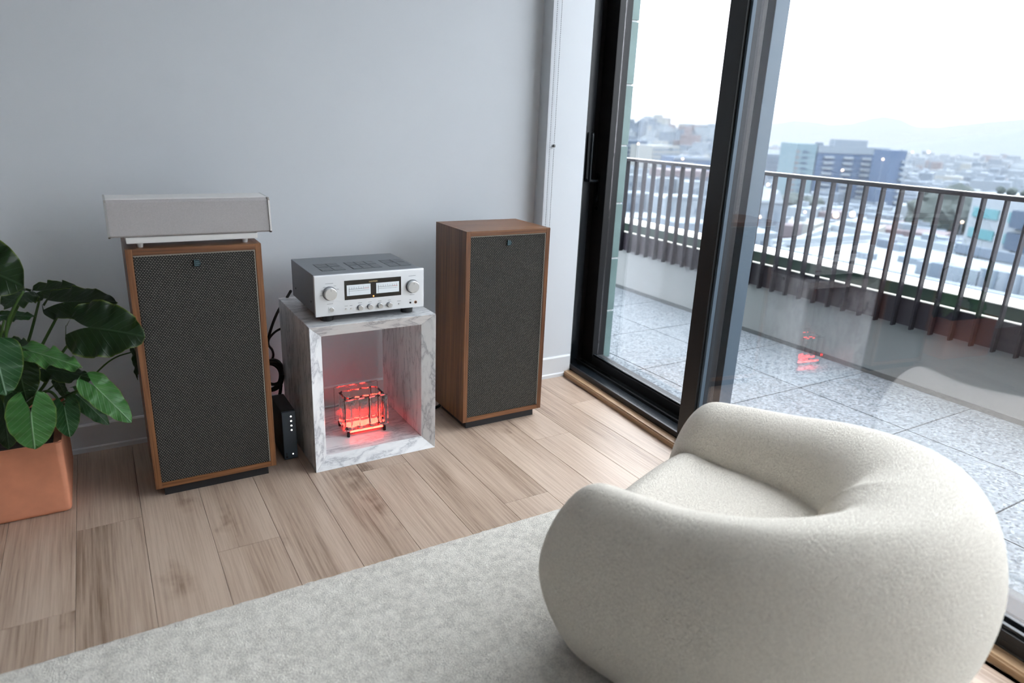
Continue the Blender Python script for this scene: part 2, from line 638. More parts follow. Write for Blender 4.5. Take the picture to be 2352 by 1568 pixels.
def cyl(name, p0, p1, r0, r1, mat, parent=None, n=24, bevel=0.0):
    p0, p1 = Vector(p0), Vector(p1)
    ax = (p1 - p0)
    h = ax.length
    q = Vector((0, 0, 1)).rotation_difference(ax.normalized()).to_matrix()
    prof = [(0, 0), (r0, 0), (r1, h), (0, h)]
    if bevel > 0:
        prof = [(0, 0), (r0, 0), (r1, h - bevel), (r1 - bevel * 0.3, h - bevel * 0.3), (r1 - bevel, h), (0, h)]
    V, Fc = [], []
    for (r, z) in prof:
        if r == 0:
            V.append(p0 + q @ Vector((0, 0, z)))
        else:
            V += [p0 + q @ Vector((r * math.cos(2 * math.pi * k / n), r * math.sin(2 * math.pi * k / n), z)) for k in range(n)]
    rings = len(prof) - 2
    for k in range(n):
        Fc.append((0, 1 + (k + 1) % n, 1 + k))
        for j in range(rings - 1):
            a = 1 + j * n
            Fc.append((a + k, a + (k + 1) % n, a + n + (k + 1) % n, a + n + k))
        a = 1 + (rings - 1) * n
        Fc.append((a + k, a + (k + 1) % n, len(V) - 1))
    o = mesh(name, [v - p0 for v in V], Fc, mat, parent, loc=p0)
    return o


def smooth_path(pts, n):
    """Catmull-Rom through points"""
    pts = [Vector(p) for p in pts]
    P = [pts[0] * 2 - pts[1]] + pts + [pts[-1] * 2 - pts[-2]]
    out = []
    seg = len(pts) - 1
    for k in range(n + 1):
        t = k / n * seg
        i = min(int(t), seg - 1)
        t -= i
        a, b, c, d = P[i], P[i + 1], P[i + 2], P[i + 3]
        out.append(0.5 * ((2 * b) + (c - a) * t + (2 * a - 5 * b + 4 * c - d) * t * t + (3 * b - a - 3 * c + d) * t ** 3))
    return out


def tube(name, pts, r, mat, parent=None, n=8, steps=40, r1=None, smoothp=True):
    path = smooth_path(pts, steps) if smoothp else [Vector(p) for p in pts]
    V, Fc = [], []
    up = Vector((0.13, 0.21, 0.97))
    for i, p in enumerate(path):
        t = (path[min(i + 1, len(path) - 1)] - path[max(i - 1, 0)]).normalized()
        s = t.cross(up)
        if s.length < 1e-3:
            s = t.cross(Vector((1, 0, 0)))
        s.normalize()
        w = s.cross(t)
        rr = r if r1 is None else r + (r1 - r) * i / (len(path) - 1)
        V += [p + (s * math.cos(2 * math.pi * k / n) + w * math.sin(2 * math.pi * k / n)) * rr for k in range(n)]
    for i in range(len(path) - 1):
        for k in range(n):
            Fc.append((i * n + k, i * n + (k + 1) % n, (i + 1) * n + (k + 1) % n, (i + 1) * n + k))
    Fc.append(tuple(range(n))[::-1])
    Fc.append(tuple(range((len(path) - 1) * n, len(path) * n)))
    o0 = Vector(pts[0])
    return mesh(name, [v - o0 for v in V], Fc, mat, parent, smooth=True, loc=o0)


def empty(name, loc=(0, 0, 0), rz=0.0, parent=None):
    o = bpy.data.objects.new(name, None)
    o.empty_display_size = 0.05
    o.location = loc
    o.rotation_euler = (0, 0, rz)
    return link(o, parent)


def tag(o, label, cat, group=None, kind=None):
    o['label'] = label
    o['category'] = cat
    if group:
        o['group'] = group
    if kind:
        o['kind'] = kind
    return o


def struct(o, label=None, cat=None):
    o['kind'] = 'structure'
    if label:
        o['label'] = label
    if cat:
        o['category'] = cat
    return o


# ================================================================ the room shell
XL, YB, YW, ZC = -4.2, -2.6, 3.057, 3.10          # left wall, rear wall, back wall, ceiling
TH = R(5.0)                                      # the window wall runs 5 degrees off the boards
W0 = Vector((2.128, 2.0, 0.0))


def win(lx, t, z=0.0):
    """point of the window wall: lx outward, t along it"""
    return W0 + Vector((math.cos(TH), -math.sin(TH), 0)) * lx + Vector((math.sin(TH), math.cos(TH), 0)) * t + Vector((0, 0, z))


floor = struct(box('floor', (XL, YB, -0.16), (2.36, YW, -0.0125), 'subfloor'), 'pale brown oak plank floor of the room', 'floor')
PITCH, SEAM0 = 0.1952, -0.1907
ends = {-2: 2.35, -1: 1.985, 0: 2.424, 1: 1.70, 2: 2.088, 3: 1.69, 4: 1.71, 5: 2.394, 6: 1.695, 7: 1.926, 8: 1.70, 9: 2.33, 10: 1.69, 11: 2.6}
for k in range(-21, 13):
    x0 = SEAM0 + (k) * PITCH
    x1 = x0 + PITCH
    if x0 > 2.2:
        break
    e = ends.get(k, 0.4 + random.random() * 1.4)
    ys = sorted(set([YB] + [e - 1.38 * j for j in range(-3, 6)] + [YW]))
    ys = [y for y in ys if YB <= y <= YW]
    for a, b_ in zip(ys[:-1], ys[1:]):
        if b_ - a < 0.02:
            continue
        bm = bmesh.new()
        lo = Vector((x0 + 0.0005 - (x0 + x1) / 2, a + 0.0005 - a, 0))
        hi = Vector((x1 - 0.0005 - (x0 + x1) / 2, b_ - 0.0005 - a, 0.012))
        bm_box(bm, lo, hi)
        top = [ed for ed in bm.edges if all(v.co.z > 0.01 for v in ed.verts)]
        bmesh.ops.bevel(bm, geom=top, offset=0.0008, segments=1, affect='EDGES')
        # the boards stop at the slanting threshold
        for v in bm.verts:
            wx = v.co.x + (x0 + x1) / 2
            wy = v.co.y + a
            lim = 2.075 + math.tan(TH) * (wy - 2.0) + 0.03
            if wx > lim:
                v.co.x -= wx - lim
        o = from_bm('plank', bm, 'oak_plank', floor)
        o.location = Vector(((x0 + x1) / 2, a, -0.012)) - Vector(floor.location)

struct(box('wall_back', (XL - 0.12, YW, -0.16), (2.214, YW + 0.12, ZC + 0.2), 'wall_paint'), 'plain white painted wall behind the loudspeakers', 'wall')
struct(box('wall_left', (XL - 0.12, YB - 0.12, -0.16), (XL, YW, ZC + 0.2), 'wall_left_dimmed'), 'unseen wall at the far left, darkened to dim reflections in the glass', 'wall')
struct(box('wall_rear', (XL, YB - 0.12, -0.16), (2.2, YB, ZC + 0.2), 'wall_paint'), 'white painted wall behind the viewer', 'wall')
struct(box('ceiling', (XL, YB, ZC), (2.6, YW, ZC + 0.2), 'ceiling_paint'), 'flat white ceiling of the room', 'ceiling')
struct(box('wall_pier', (1.972, 2.974, 0.0), (2.214, YW, ZC), 'wall_paint', bevel=0.002), 'shallow white wall pier beside the black sliding door', 'wall')


def baseboard(name, x0, x1, y, label):
    e_ = struct(empty(name, ((x0 + x1) / 2, y, 0)), label, 'baseboard')
    hw = (x1 - x0) / 2
    prof = [(-0.000, 0.0), (-0.016, 0.0), (-0.016, 0.018), (-0.012, 0.022), (-0.010, 0.023), (-0.010, 0.113), (-0.006, 0.1195), (0.0, 0.1205)]
    V = [(s * hw, p[0], p[1]) for s in (-1, 1) for p in prof]
    n = len(prof)
    Fc = [(i, i + 1, n + i + 1, n + i) for i in range(n - 1)] + [tuple(range(n))[::-1], tuple(range(n, 2 * n))]
    mesh('board', V, Fc, 'trim_paint', e_)
    return e_


baseboard('baseboard_back', XL, 1.972, YW, 'white baseboard along the wall behind the loudspeakers')
baseboard('baseboard_pier', 1.972, 2.206, 2.974, 'short white baseboard on the pier by the door')

# ---- window wall (everything in its own frame: x outward, y along, z up)
def wframe(name, label, cat):
    return struct(empty(name, W0, -TH), label, cat)


trim = wframe('trim_1', 'pale oak threshold strip under the sliding door', 'threshold')
bm = bmesh.new()
bm_box(bm, (-0.047, -4.8, 0.0), (0.0, 0.985, 0.027))
bmesh.ops.bevel(bm, geom=[e_ for e_ in bm.edges if abs(e_.verts[0].co.z - 0.027) < 1e-6 and abs(e_.verts[1].co.z - 0.027) < 1e-6 and e_.verts[0].co.x < -0.04 and e_.verts[1].co.x < -0.04], offset=0.006, segments=3, affect='EDGES')
from_bm('strip', bm, 'oak_threshold', trim)
struct(box('wall_right', (-0.02, -4.8, 2.95), (0.40, 1.20, 3.30), 'wall_paint')).location = W0
wr = bpy.data.objects['wall_right']
wr.rotation_euler = (0, 0, -TH)
wr.location = win(0.19, -1.8, 2.95)
wr['label'] = 'white wall strip above the windows'
wr['category'] = 'wall'

sill = wframe('trim_2', 'black metal sill track below the glass panels', 'sill')
box('track_base', (0.0, -4.8, -0.10), (0.30, 1.15, 0.034), 'black_satin', sill, 0.002)
box('track_lip', (0.0, -4.8, 0.034), (0.012, 1.10, 0.056), 'black_metal', sill, 0.002)
box('track_ridge', (0.100, -4.8, 0.034), (0.112, 1.08, 0.046), 'black_metal', sill, 0.001)

GT = 2.88                                         # head height of the glazing
door = wframe('door_1', 'black framed glass sliding door with a bar handle', 'sliding door')
box('jamb', (0.0, 1.085, 0.0), (0.30, 1.16, 2.97), 'black_metal', door, 0.003)
box('jamb_stop', (0.0, 1.060, 0.034), (0.10, 1.085, 2.95), 'black_satin', door, 0.003)
box('reflection_cover', (0.001, 0.990, 0.034), (0.014, 1.060, 2.95), 'black_metal', door, 0.002)  # plate added to keep the white pier side out of the glass reflection
box('head', (0.0, -0.07, GT), (0.30, 1.085, 2.97), 'black_metal', door, 0.003)
box('stile', (0.135, 0.960, 0.046), (0.179, 1.082, GT), 'black_metal', door, 0.004)
box('stile', (0.135, -0.075, 0.046), (0.205, 0.010, GT), 'slate_metal', door, 0.004)  # slate tone paints in the bluish sky reflection on this stile
box('bottom_rail', (0.135, 0.010, 0.046), (0.205, 0.960, 0.100), 'black_metal', door, 0.004)
box('glazing_bead', (0.140, 0.012, 0.100), (0.160, 0.957, 0.110), 'black_satin', door, 0.003)
box('top_rail', (0.135, 0.010, GT - 0.07), (0.205, 0.960, GT - 0.001), 'black_metal', door, 0.004)
box('pane', (0.168, 0.012, 0.100), (0.174, 0.957, GT - 0.07), 'window_glass', door)
hd = empty('handle', (0.0, 0, 0), 0, door)
hp = [Vector((0.136, 1.032, 1.078)), Vector((0.098, 1.032, 1.076)), Vector((0.083, 1.032, 1.080)), Vector((0.077, 1.032, 1.098)), Vector((0.077, 1.032, 1.325))]
tube('bar', hp, 0.0085, 'black_satin', hd, n=12, steps=40)
box('rosette', (0.129, 1.018, 0.965), (0.136, 1.046, 1.12), 'black_satin', hd, 0.002)
cyl('lock', (0.136, 1.032, 0.93), (0.130, 1.032, 0.93), 0.011, 0.011, 'black_satin', hd, 16)

for wi, (t0, t1) in enumerate(((-2.30, 0.021), (-4.60, -2.30))):
    w_ = wframe('window_%d' % (wi + 1), ('tall fixed glass panel beside the sliding door', 'second fixed glass panel nearer the viewer')[wi], 'window')
    box('stile', (0.002, t1 - 0.091, 0.030), (0.030, t1, GT), 'black_metal', w_, 0.002)
    box('stile_bead', (0.016, t1 - 0.104, 0.060), (0.034, t1 - 0.091, GT), 'slate_metal', w_, 0.002)
    box('stile', (0.044, t1 - 0.091, 0.030), (0.100, t1 - 0.004, GT), 'black_metal', w_, 0.002)
    box('stile', (0.002, t0, 0.056), (0.100, t0 + 0.020, GT), 'black_metal', w_, 0.002)
    box('bottom_rail', (0.001, t0, 0.056), (0.100, t1 - 0.091, 0.080), 'black_metal', w_, 0.002)
    box('rail_step', (0.012, t0, 0.080), (0.026, t1 - 0.104, 0.092), 'black_satin', w_, 0.002)
    box('glazing_bead', (0.044, t0, 0.080), (0.060, t1 - 0.104, 0.098), 'black_satin', w_, 0.002)
    box('top_rail', (0.002, t0, GT - 0.05), (0.100, t1 - 0.091, GT), 'black_metal', w_, 0.002)
    box('head', (0.0, t0, GT), (0.30, min(t1, -0.071), 2.97), 'black_metal', w_, 0.002)
    box('pane', (0.036, t0 + 0.02, 0.078), (0.042, t1 - 0.088, GT - 0.04), 'window_glass', w_)
struct(box('wall_corner', (1.70, YB - 0.12, 0.0), (2.05, -2.55, ZC), 'wall_paint'), 'white wall end behind the viewer', 'wall')

# ---- roller blind chain on the pier
ch = empty('blind_chain', at_y(1271, 140, 2.966))
tag(ch, 'thin beaded pull chain of a roller blind hanging on the white pier', 'blind chain')
base = Vector(ch.location)
a0, a1 = at_y(1283, 0, 2.962), at_y(1250, 512, 2.962)
for nm, dx in (('strand', 0.0), ('strand', 0.026)):
    bm = bmesh.new()
    zt, zb = 2.6, 0.20
    n = int((zt - zb) / 0.0085)
    for k in range(n):
        z = zt - (zt - zb) * k / n
        bmesh.ops.create_icosphere(bm, subdivisions=1, radius=0.0024, matrix=Matrix.Translation((a0.x + dx - base.x - 0.004, 2.962 - base.y, z - base.z)))
    o = from_bm(nm, bm, 'black_plastic' if False else 'amp_mark', ch)
    bm = None
    tube('cord', [(a0.x + dx - base.x - 0.004, 2.962 - base.y, zb - base.z), (a0.x + dx - base.x - 0.004, 2.962 - base.y, zt - base.z)], 0.0009, 'trim_paint', ch, n=6, steps=2)
cl_ = at_y(1273, 335, 2.966)
box('chain_clip', (cl_.x - base.x - 0.004, -0.004, cl_.z - base.z - 0.006), (cl_.x - base.x + 0.004, 0.008, cl_.z - base.z + 0.006), 'rubber', ch, 0.001)

# ================================================================ rug
def rug():
    x0, x1, y0, y1 = -1.9, 1.78, -0.35, 1.80
    nx, ny = 300, 176
    V, Fc = [], []
    for j in range(ny + 1):
        for i in range(nx + 1):
            x = x0 + (x1 - x0) * i / nx
            y = y0 + (y1 - y0) * j / ny
            edge = min(i, nx - i, j, ny - j)
            z = 0.013 + 0.0035 * mnoise.noise((x * 60, y * 60, 0)) + 0.002 * mnoise.noise((x * 18, y * 18, 3))
            if edge == 0:
                z = 0.001
                y += 0.004 * mnoise.noise((x * 30, j, 5)) + 0.003 * mnoise.noise((x * 90, j, 8))
            elif edge == 1:
                z *= 0.8
                y += 0.004 * mnoise.noise((x * 30, j, 5))
            V.append((x, y, z))
    for j in range(ny):
        for i in range(nx):
            a = j * (nx + 1) + i
            Fc.append((a, a + 1, a + nx + 2, a + nx + 1))
    o = mesh('rug', V, Fc, 'rug_wool', smooth=True)
    tag(o, 'large cream wool rug with grey mottling on the plank floor', 'rug')


rug()

# ================================================================ loudspeakers
def tower_speaker(x0, x1, yf, label, group):
    """floor loudspeaker; x0..x1 cabinet width, yf the front face"""
    xc = (x0 + x1) / 2
    t = empty('floor_loudspeaker', (xc, yf + 0.15, 0))
    tag(t, label, 'loudspeaker', group)
    hw = (x1 - x0) / 2
    f, b_ = -0.15, 0.155
    zb, zt = 0.040, 0.916
    # cabinet: an open front box of four boards and a back, one shell with mitred front edges
    th = 0.021
    for nm, lo, hi, mt in (('side_panel', (-hw, f, zb), (-hw + th, b_, zt), 'walnut_up'),
                           ('side_panel', (hw - th, f, zb), (hw, b_, zt), 'walnut_up'),
                           ('top_panel', (-hw + th, f, zt - th), (hw - th, b_, zt), 'walnut_across'),
                           ('bottom_panel', (-hw + th, f, zb), (hw - th, b_, zb + th), 'walnut_across')):
        box(nm, lo, hi, mt, t, 0.0015)
    box('back_panel', (-hw + th, b_ - 0.02, zb + th), (hw - th, b_ - 0.002, zt - th), 'black_plinth', t)
    g = box('grille', (-hw + th + 0.001, f + 0.003, zb + th + 0.001), (hw - th - 0.001, f + 0.02, zt - th - 0.001), 'grille_cloth', t, 0.003)
    # pale cloth binding on the right and top edge of the grille
    box('grille_binding', (hw - th - 0.0045, f + 0.001, zb + th + 0.002), (hw - th - 0.001, f + 0.0045, zt - th - 0.002), 'grille_edge', t, 0.001)
    box('grille_binding', (-hw + th + 0.001, f + 0.001, zt - th - 0.0040), (hw - th - 0.001, f + 0.0045, zt - th - 0.001), 'grille_edge', t, 0.001)
    # plinth, set in and raked
    V = []
    for z, k in ((0.0, 0.0), (zb, 0.0)):
        y0 = f + 0.022 + (0.004 if z else 0)
        V += [(-hw + 0.028, y0, z), (hw - 0.028, y0, z), (hw - 0.028, b_ - 0.02, z), (-hw + 0.028, b_ - 0.02, z)]
    mesh('plinth', V, [(0, 3, 2, 1), (4, 5, 6, 7), (0, 1, 5, 4), (1, 2, 6, 5), (2, 3, 7, 6), (3, 0, 4, 7)], 'black_plinth', t)
    # badge: pennant plate with raised script
    bd = empty('badge', (0.0, f + 0.002, zt - 0.056), 0, t)
    V = []
    for y in (0.0, -0.004):
        V += [(-0.011, y, -0.012), (0.006, y, -0.012), (0.011, y, -0.002), (0.006, y, 0.010), (-0.011, y, 0.012)]
    mesh('plate', V, [(5, 6, 7, 8, 9), (4, 3, 2, 1, 0)] + [(i, (i + 1) % 5, 5 + (i + 1) % 5, 5 + i) for i in range(5)], 'badge_metal', bd)
    for (bx0, bz0, bx1, bz1) in ((-0.010, -0.011, -0.0075, 0.011), (-0.006, 0.003, 0.005, 0.0055), (-0.006, -0.003, 0.007, -0.0005), (-0.006, -0.009, 0.003, -0.0065)):
        box('script', (bx0, -0.0055, bz0), (bx1, -0.004, bz1), 'badge_relief', bd, 0.0005)
    return t


tower_speaker(0.0600, 0.4845, 2.522, 'walnut floor loudspeaker carrying the grey centre speaker, beside the plant', 'walnut floor loudspeakers')
tower_speaker(1.3180, 1.7405, 2.554, 'walnut floor loudspeaker with bare top beside the white pier and door', 'walnut floor loudspeakers')

# ---- grey centre loudspeaker lying on the left cabinet
def centre_speaker():
    zb, zt, yf, yb = 0.953, 1.072, 2.530, 2.700
    x0, x1 = 0.020, 0.526
    t = empty('centre_loudspeaker', ((x0 + x1) / 2, (yf + yb) / 2, 0.916))
    tag(t, 'long pale grey fabric speaker with silver end caps on the left cabinet', 'loudspeaker')
    ox, oy, oz = t.location
    hw = (x1 - x0) / 2 - 0.006
    # rounded trapezoid profile (front leans back a little), swept along x
    prof = [(yf + 0.004 - oy, zb - oz), (yf - oy - 0.004, zb + 0.006 - oz), (yf - oy + 0.006, zt - 0.008 - oz), (yf - oy + 0.013, zt - oz),
            (yb - oy - 0.006, zt + 0.001 - oz), (yb - oy, zt - 0.006 - oz), (yb - oy, zb + 0.006 - oz), (yb - oy - 0.006, zb - oz)]
    n = len(prof)

    def prism(nm, xa, xb, grow, mat, par):
        cyy = sum(p[0] for p in prof) / n
        czz = sum(p[1] for p in prof) / n
        V = [(x, cyy + (p[0] - cyy) * grow, czz + (p[1] - czz) * grow) for x in (xa, xb) for p in prof]
        Fc = [(i, (i + 1) % n, n + (i + 1) % n, n + i) for i in range(n)] + [tuple(range(n))[::-1], tuple(range(n, 2 * n))]
        return mesh(nm, V, [f[::-1] for f in Fc], mat, par)

    prism('fabric_body', -hw, hw, 0.985, 'grey_cloth', t)
    prism('end_cap', -hw - 0.006, -hw, 1.02, 'silver_cap', t)
    prism('end_cap', hw, hw + 0.006, 1.02, 'silver_cap', t)
    box('top_trim', (-hw, yf - oy + 0.026, zt - oz - 0.001), (hw, yb - oy - 0.02, zt - oz + 0.0025), 'white_plastic', t, 0.001)
    st = box('stand', (-0.205, yf - oy + 0.004, zb - oz - 0.021), (0.205, yb - oy - 0.02, zb - oz - 0.0005), 'white_plastic', t, 0.005)
    for sx in (-1, 1):
        for yy in (yf - oy + 0.03, yb - oy - 0.05):
            cyl('foot', (sx * 0.165, yy, 0.0), (sx * 0.165, yy, 0.017), 0.008, 0.011, 'white_plastic', t, 16)


centre_speaker()

# ================================================================ marble table
MX0, MX1, MY0, MY1, MH = 0.622, 1.138, 2.463, 2.950, 0.602
def marble_table():
    t = empty('marble_table', ((MX0 + MX1) / 2, (MY0 + MY1) / 2, 0))
    tag(t, 'open white marble cube table with grey veins carrying the amplifier', 'table')
    hw, hd, th = (MX1 - MX0) / 2, (MY1 - MY0) / 2, 0.030
    bev = 0.030        # the front rim is chamfered inwards: inner edge set back
    wi = 0.052         # rim width seen from the front

    def slab(nm, pts_outer_front, pts_inner_front):
        """four corner columns: outer front, inner front (set back), to the rear"""
        (o0, o1), (i0, i1) = pts_outer_front, pts_inner_front
        yf_o, yf_i, yb = -hd, -hd + bev, hd
        V = [(o0[0], yf_o, o0[1]), (o1[0], yf_o, o1[1]), (i1[0], yf_i, i1[1]), (i0[0], yf_i, i0[1]),
             (o0[0], yb, o0[1]), (o1[0], yb, o1[1]), (i1[0], yb, i1[1]), (i0[0], yb, i0[1])]
        bm = bmesh.new()
        vs_ = [bm.verts.new(v) for v in V]
        for f in ((0, 1, 2, 3), (4, 7, 6, 5), (0, 4, 5, 1), (1, 5, 6, 2), (2, 6, 7, 3), (3, 7, 4, 0)):
            bm.faces.new([vs_[k] for k in f])
        bmesh.ops.recalc_face_normals(bm, faces=list(bm.faces))
        bmesh.ops.bevel(bm, geom=list(bm.edges), offset=0.0012, segments=1, affect='EDGES')
        return from_bm(nm, bm, 'marble', t)

    A, B, Cc, D = (-hw, 0.0), (hw, 0.0), (hw, MH), (-hw, MH)
    a, b_, c_, d_ = (-hw + wi, wi), (hw - wi, wi), (hw - wi, MH - wi + 0.004), (-hw + wi, MH - wi + 0.004)
    slab('slab', (D, Cc), (d_, c_))
    slab('slab', (A, B), (a, b_))
    slab('slab', (A, D), (a, d_))
    slab('slab', (B, Cc), (b_, c_))


marble_table()

# ================================================================ amplifier
def amplifier():
    x0, x1, yf, yb, zb, zt = 0.658, 1.099, 2.497, 2.855, 0.630, 0.788
    t = empty('stereo_amplifier', ((x0 + x1) / 2, (yf + yb) / 2, MH))
    tag(t, 'silver stereo amplifier with two knobs and meters on the marble table', 'amplifier')
    O = Vector(t.location)
    L_ = lambda x, y, z: (x - O.x, y - O.y, z - O.z)
    W, H = x1 - x0, zt - zb
    box('case', L_(x0 + 0.004, yf + 0.014, zb + 0.004), L_(x1 - 0.004, yb, zt - 0.002), 'amp_body', t, 0.003)
    face = box('faceplate', L_(x0, yf, zb), L_(x1, yf + 0.014, zt), 'amp_silver', t, 0.003)
    P = lambda u, v, dy=0.0: (x0 + u * W - O.x, yf - dy - O.y, zt - v * H - O.z)

    # top vents: three groups of dark slotted panels
    for (ua, ub, va, vb, nx) in ((0.12, 0.34, 0.22, 0.62, 2), (0.40, 0.68, 0.22, 0.62, 3), (0.74, 0.96, 0.22, 0.62, 2)):
        for i in range(nx):
            for j in range(2):
                xa = x0 + W * (ua + (ub - ua) * i / nx) + 0.002
                xb = x0 + W * (ua + (ub - ua) * (i + 1) / nx) - 0.002
                D_ = yb - yf
                ya = yf + D_ * (va + (vb - va) * j / 2) + 0.004
                y2 = yf + D_ * (va + (vb - va) * (j + 1) / 2) - 0.004
                vp = box('vent', L_(xa, ya, zt - 0.0025), L_(xb, y2, zt - 0.001), 'amp_vent', t)
                for q in range(6):
                    yy = (ya + (y2 - ya) * (q + 0.5) / 6) - (ya + y2) / 2
                    box('slat', (-(xb - xa) / 2 + 0.002, yy - 0.0035, 0.001), ((xb - xa) / 2 - 0.002, yy + 0.0025, 0.0024), 'amp_body', vp)

    def knob(u, v, r, dep, nm='knob'):
        p = P(u, v)
        k = cyl(nm, p, (p[0], p[1] - dep, p[2]), r, r * 0.96, 'brushed_silver', t, 40, bevel=r * 0.08)
        cyl('skirt', (0, 0.0, 0), (0, -0.002, 0), r * 1.12, r * 1.12, 'amp_mark', k, 40)
        box('pointer', (-0.0006, -dep - 0.0004, r * 0.45), (0.0006, -dep + 0.001, r * 0.85), 'amp_mark', k)
        return k

    knob(0.128, 0.44, 0.0245, 0.020)
    knob(0.885, 0.44, 0.0245, 0.020)
    for u in (0.392, 0.483, 0.575, 0.664):
        knob(u, 0.86, 0.0105, 0.013, 'tone_knob')
    # power button with its ring
    p = P(0.142, 0.845)
    pb = cyl('power_button', p, (p[0], p[1] - 0.004, p[2]), 0.0085, 0.0085, 'brushed_silver', t, 24, bevel=0.001)
    box('button_frame', (-0.012, -0.0015, -0.012), (0.012, 0.0, 0.012), 'amp_silver', pb, 0.0006)
    for u in (0.268, 0.312, 0.757):
        p = P(u, 0.865)
        cyl('push_button', p, (p[0], p[1] - 0.003, p[2]), 0.0035, 0.0035, 'brushed_silver', t, 16)
    p = P(0.866, 0.865)
    cyl('socket', p, (p[0], p[1] - 0.0008, p[2]), 0.004, 0.004, 'black_plastic', t, 16)
    p = P(0.918, 0.865)
    jk = cyl('socket', p, (p[0], p[1] - 0.0012, p[2]), 0.006, 0.006, 'copper_ring', t, 20)
    cyl('socket_hole', (0, -0.0012, 0), (0, -0.0018, 0), 0.004, 0.004, 'black_plastic', jk, 16)
    # engraved marks around the controls, too small to read
    for u, v, w_ in ((0.128, 0.20, 0.030), (0.128, 0.70, 0.022), (0.885, 0.17, 0.030), (0.885, 0.66, 0.020), (0.392, 0.745, 0.016), (0.483, 0.745, 0.013),
                     (0.575, 0.745, 0.013), (0.664, 0.745, 0.013), (0.268, 0.79, 0.012), (0.312, 0.79, 0.010), (0.757, 0.79, 0.016), (0.866, 0.79, 0.008),
                     (0.055, 0.48, 0.010), (0.065, 0.36, 0.008), (0.085, 0.28, 0.008), (0.175, 0.27, 0.010), (0.2, 0.35, 0.010)):
        p = P(u, v)
        box('engraving', (p[0] - w_ / 2, p[1] - 0.0003, p[2] - 0.0007), (p[0] + w_ / 2, p[1] + 0.0004, p[2] + 0.0007), 'amp_mark', t)
    # display window with two meters
    a, b_ = P(0.257, 0.643), P(0.778, 0.164)
    ds = box('meter_window', (a[0], a[1] - 0.001, a[2]), (b_[0], a[1] + 0.003, b_[2]), 'display_black', t, 0.001)
    dw, dh = b_[0] - a[0], b_[2] - a[2]
    box('window_rim', (-dw / 2 - 0.003, -0.0018, -0.003), (dw / 2 + 0.003, 0.001, 0.0), 'amp_silver', ds, 0.0006)
    for s in (-1, 1):
        mx = s * dw * 0.255
        mw = dw * 0.205
        mf = box('meter', (mx - mw, -0.0024, dh * 0.21), (mx + mw, -0.001, dh * 0.76), 'meter_face', ds)
        for k in range(9):
            ux = -mw * 0.8 + 1.6 * mw * k / 8
            box('tick', (ux - 0.0004, -0.0012, dh * 0.34), (ux + 0.0004, -0.0007, dh * (0.42 if k % 2 else 0.45)), 'meter_ink', mf)
        box('scale_line', (-mw * 0.86, -0.0012, dh * 0.325), (mw * 0.45, -0.0007, dh * 0.34), 'meter_ink', mf)
        box('scale_red', (mw * 0.45, -0.0012, dh * 0.325), (mw * 0.86, -0.0007, dh * 0.345), 'meter_red', mf)
        box('scale_line', (-mw * 0.86, -0.0012, dh * 0.235), (mw * 0.86, -0.0007, dh * 0.245), 'meter_ink', mf)
        box('needle', (-mw * 0.82, -0.0013, dh * 0.06), (-mw * 0.80, -0.0008, dh * 0.40), 'meter_ink', mf)
    c_ = bpy.data.curves.new('script_name', 'FONT')
    c_.body = 'LUXMAN'
    c_.size = 0.0085
    c_.align_x = 'CENTER'
    c_.extrude = 0.0003
    tmp = bpy.data.objects.new('script_tmp', c_)
    C.objects.link(tmp)
    bpy.context.view_layer.update()
    me = bpy.data.meshes.new_from_object(tmp.evaluated_get(bpy.context.evaluated_depsgraph_get()))
    bpy.data.objects.remove(tmp)
    me.materials.clear()
    me.materials.append(MATS['gold'])
    so = bpy.data.objects.new('maker_script', me)
    link(so, ds)
    so.rotation_euler = (R(90), 0, 0)
    so.location = (0, -0.0018, dh * 0.83)
    cyl('pilot_lamp', (0.0, -0.002, dh * 0.09), (0.0, -0.0035, dh * 0.09), 0.0026, 0.002, 'led_orange', ds, 12)
    for sx in (-0.165, 0.165):
        for y in (yf + 0.05, yb - 0.06):
            cyl('foot', (sx, y - O.y, 0.0), (sx, y - O.y, zb + 0.005 - O.z), 0.024, 0.027, 'black_plastic', t, 24)
    for k in range(2):
        cyl('screw', (x0 + 0.0045 - O.x, yf + 0.07 + 0.23 * k - O.y, zb + 0.045 - O.z), (x0 + 0.0025 - O.x, yf + 0.07 + 0.23 * k - O.y, zb + 0.045 - O.z), 0.004, 0.004, 'black_metal', t, 12)


amplifier()

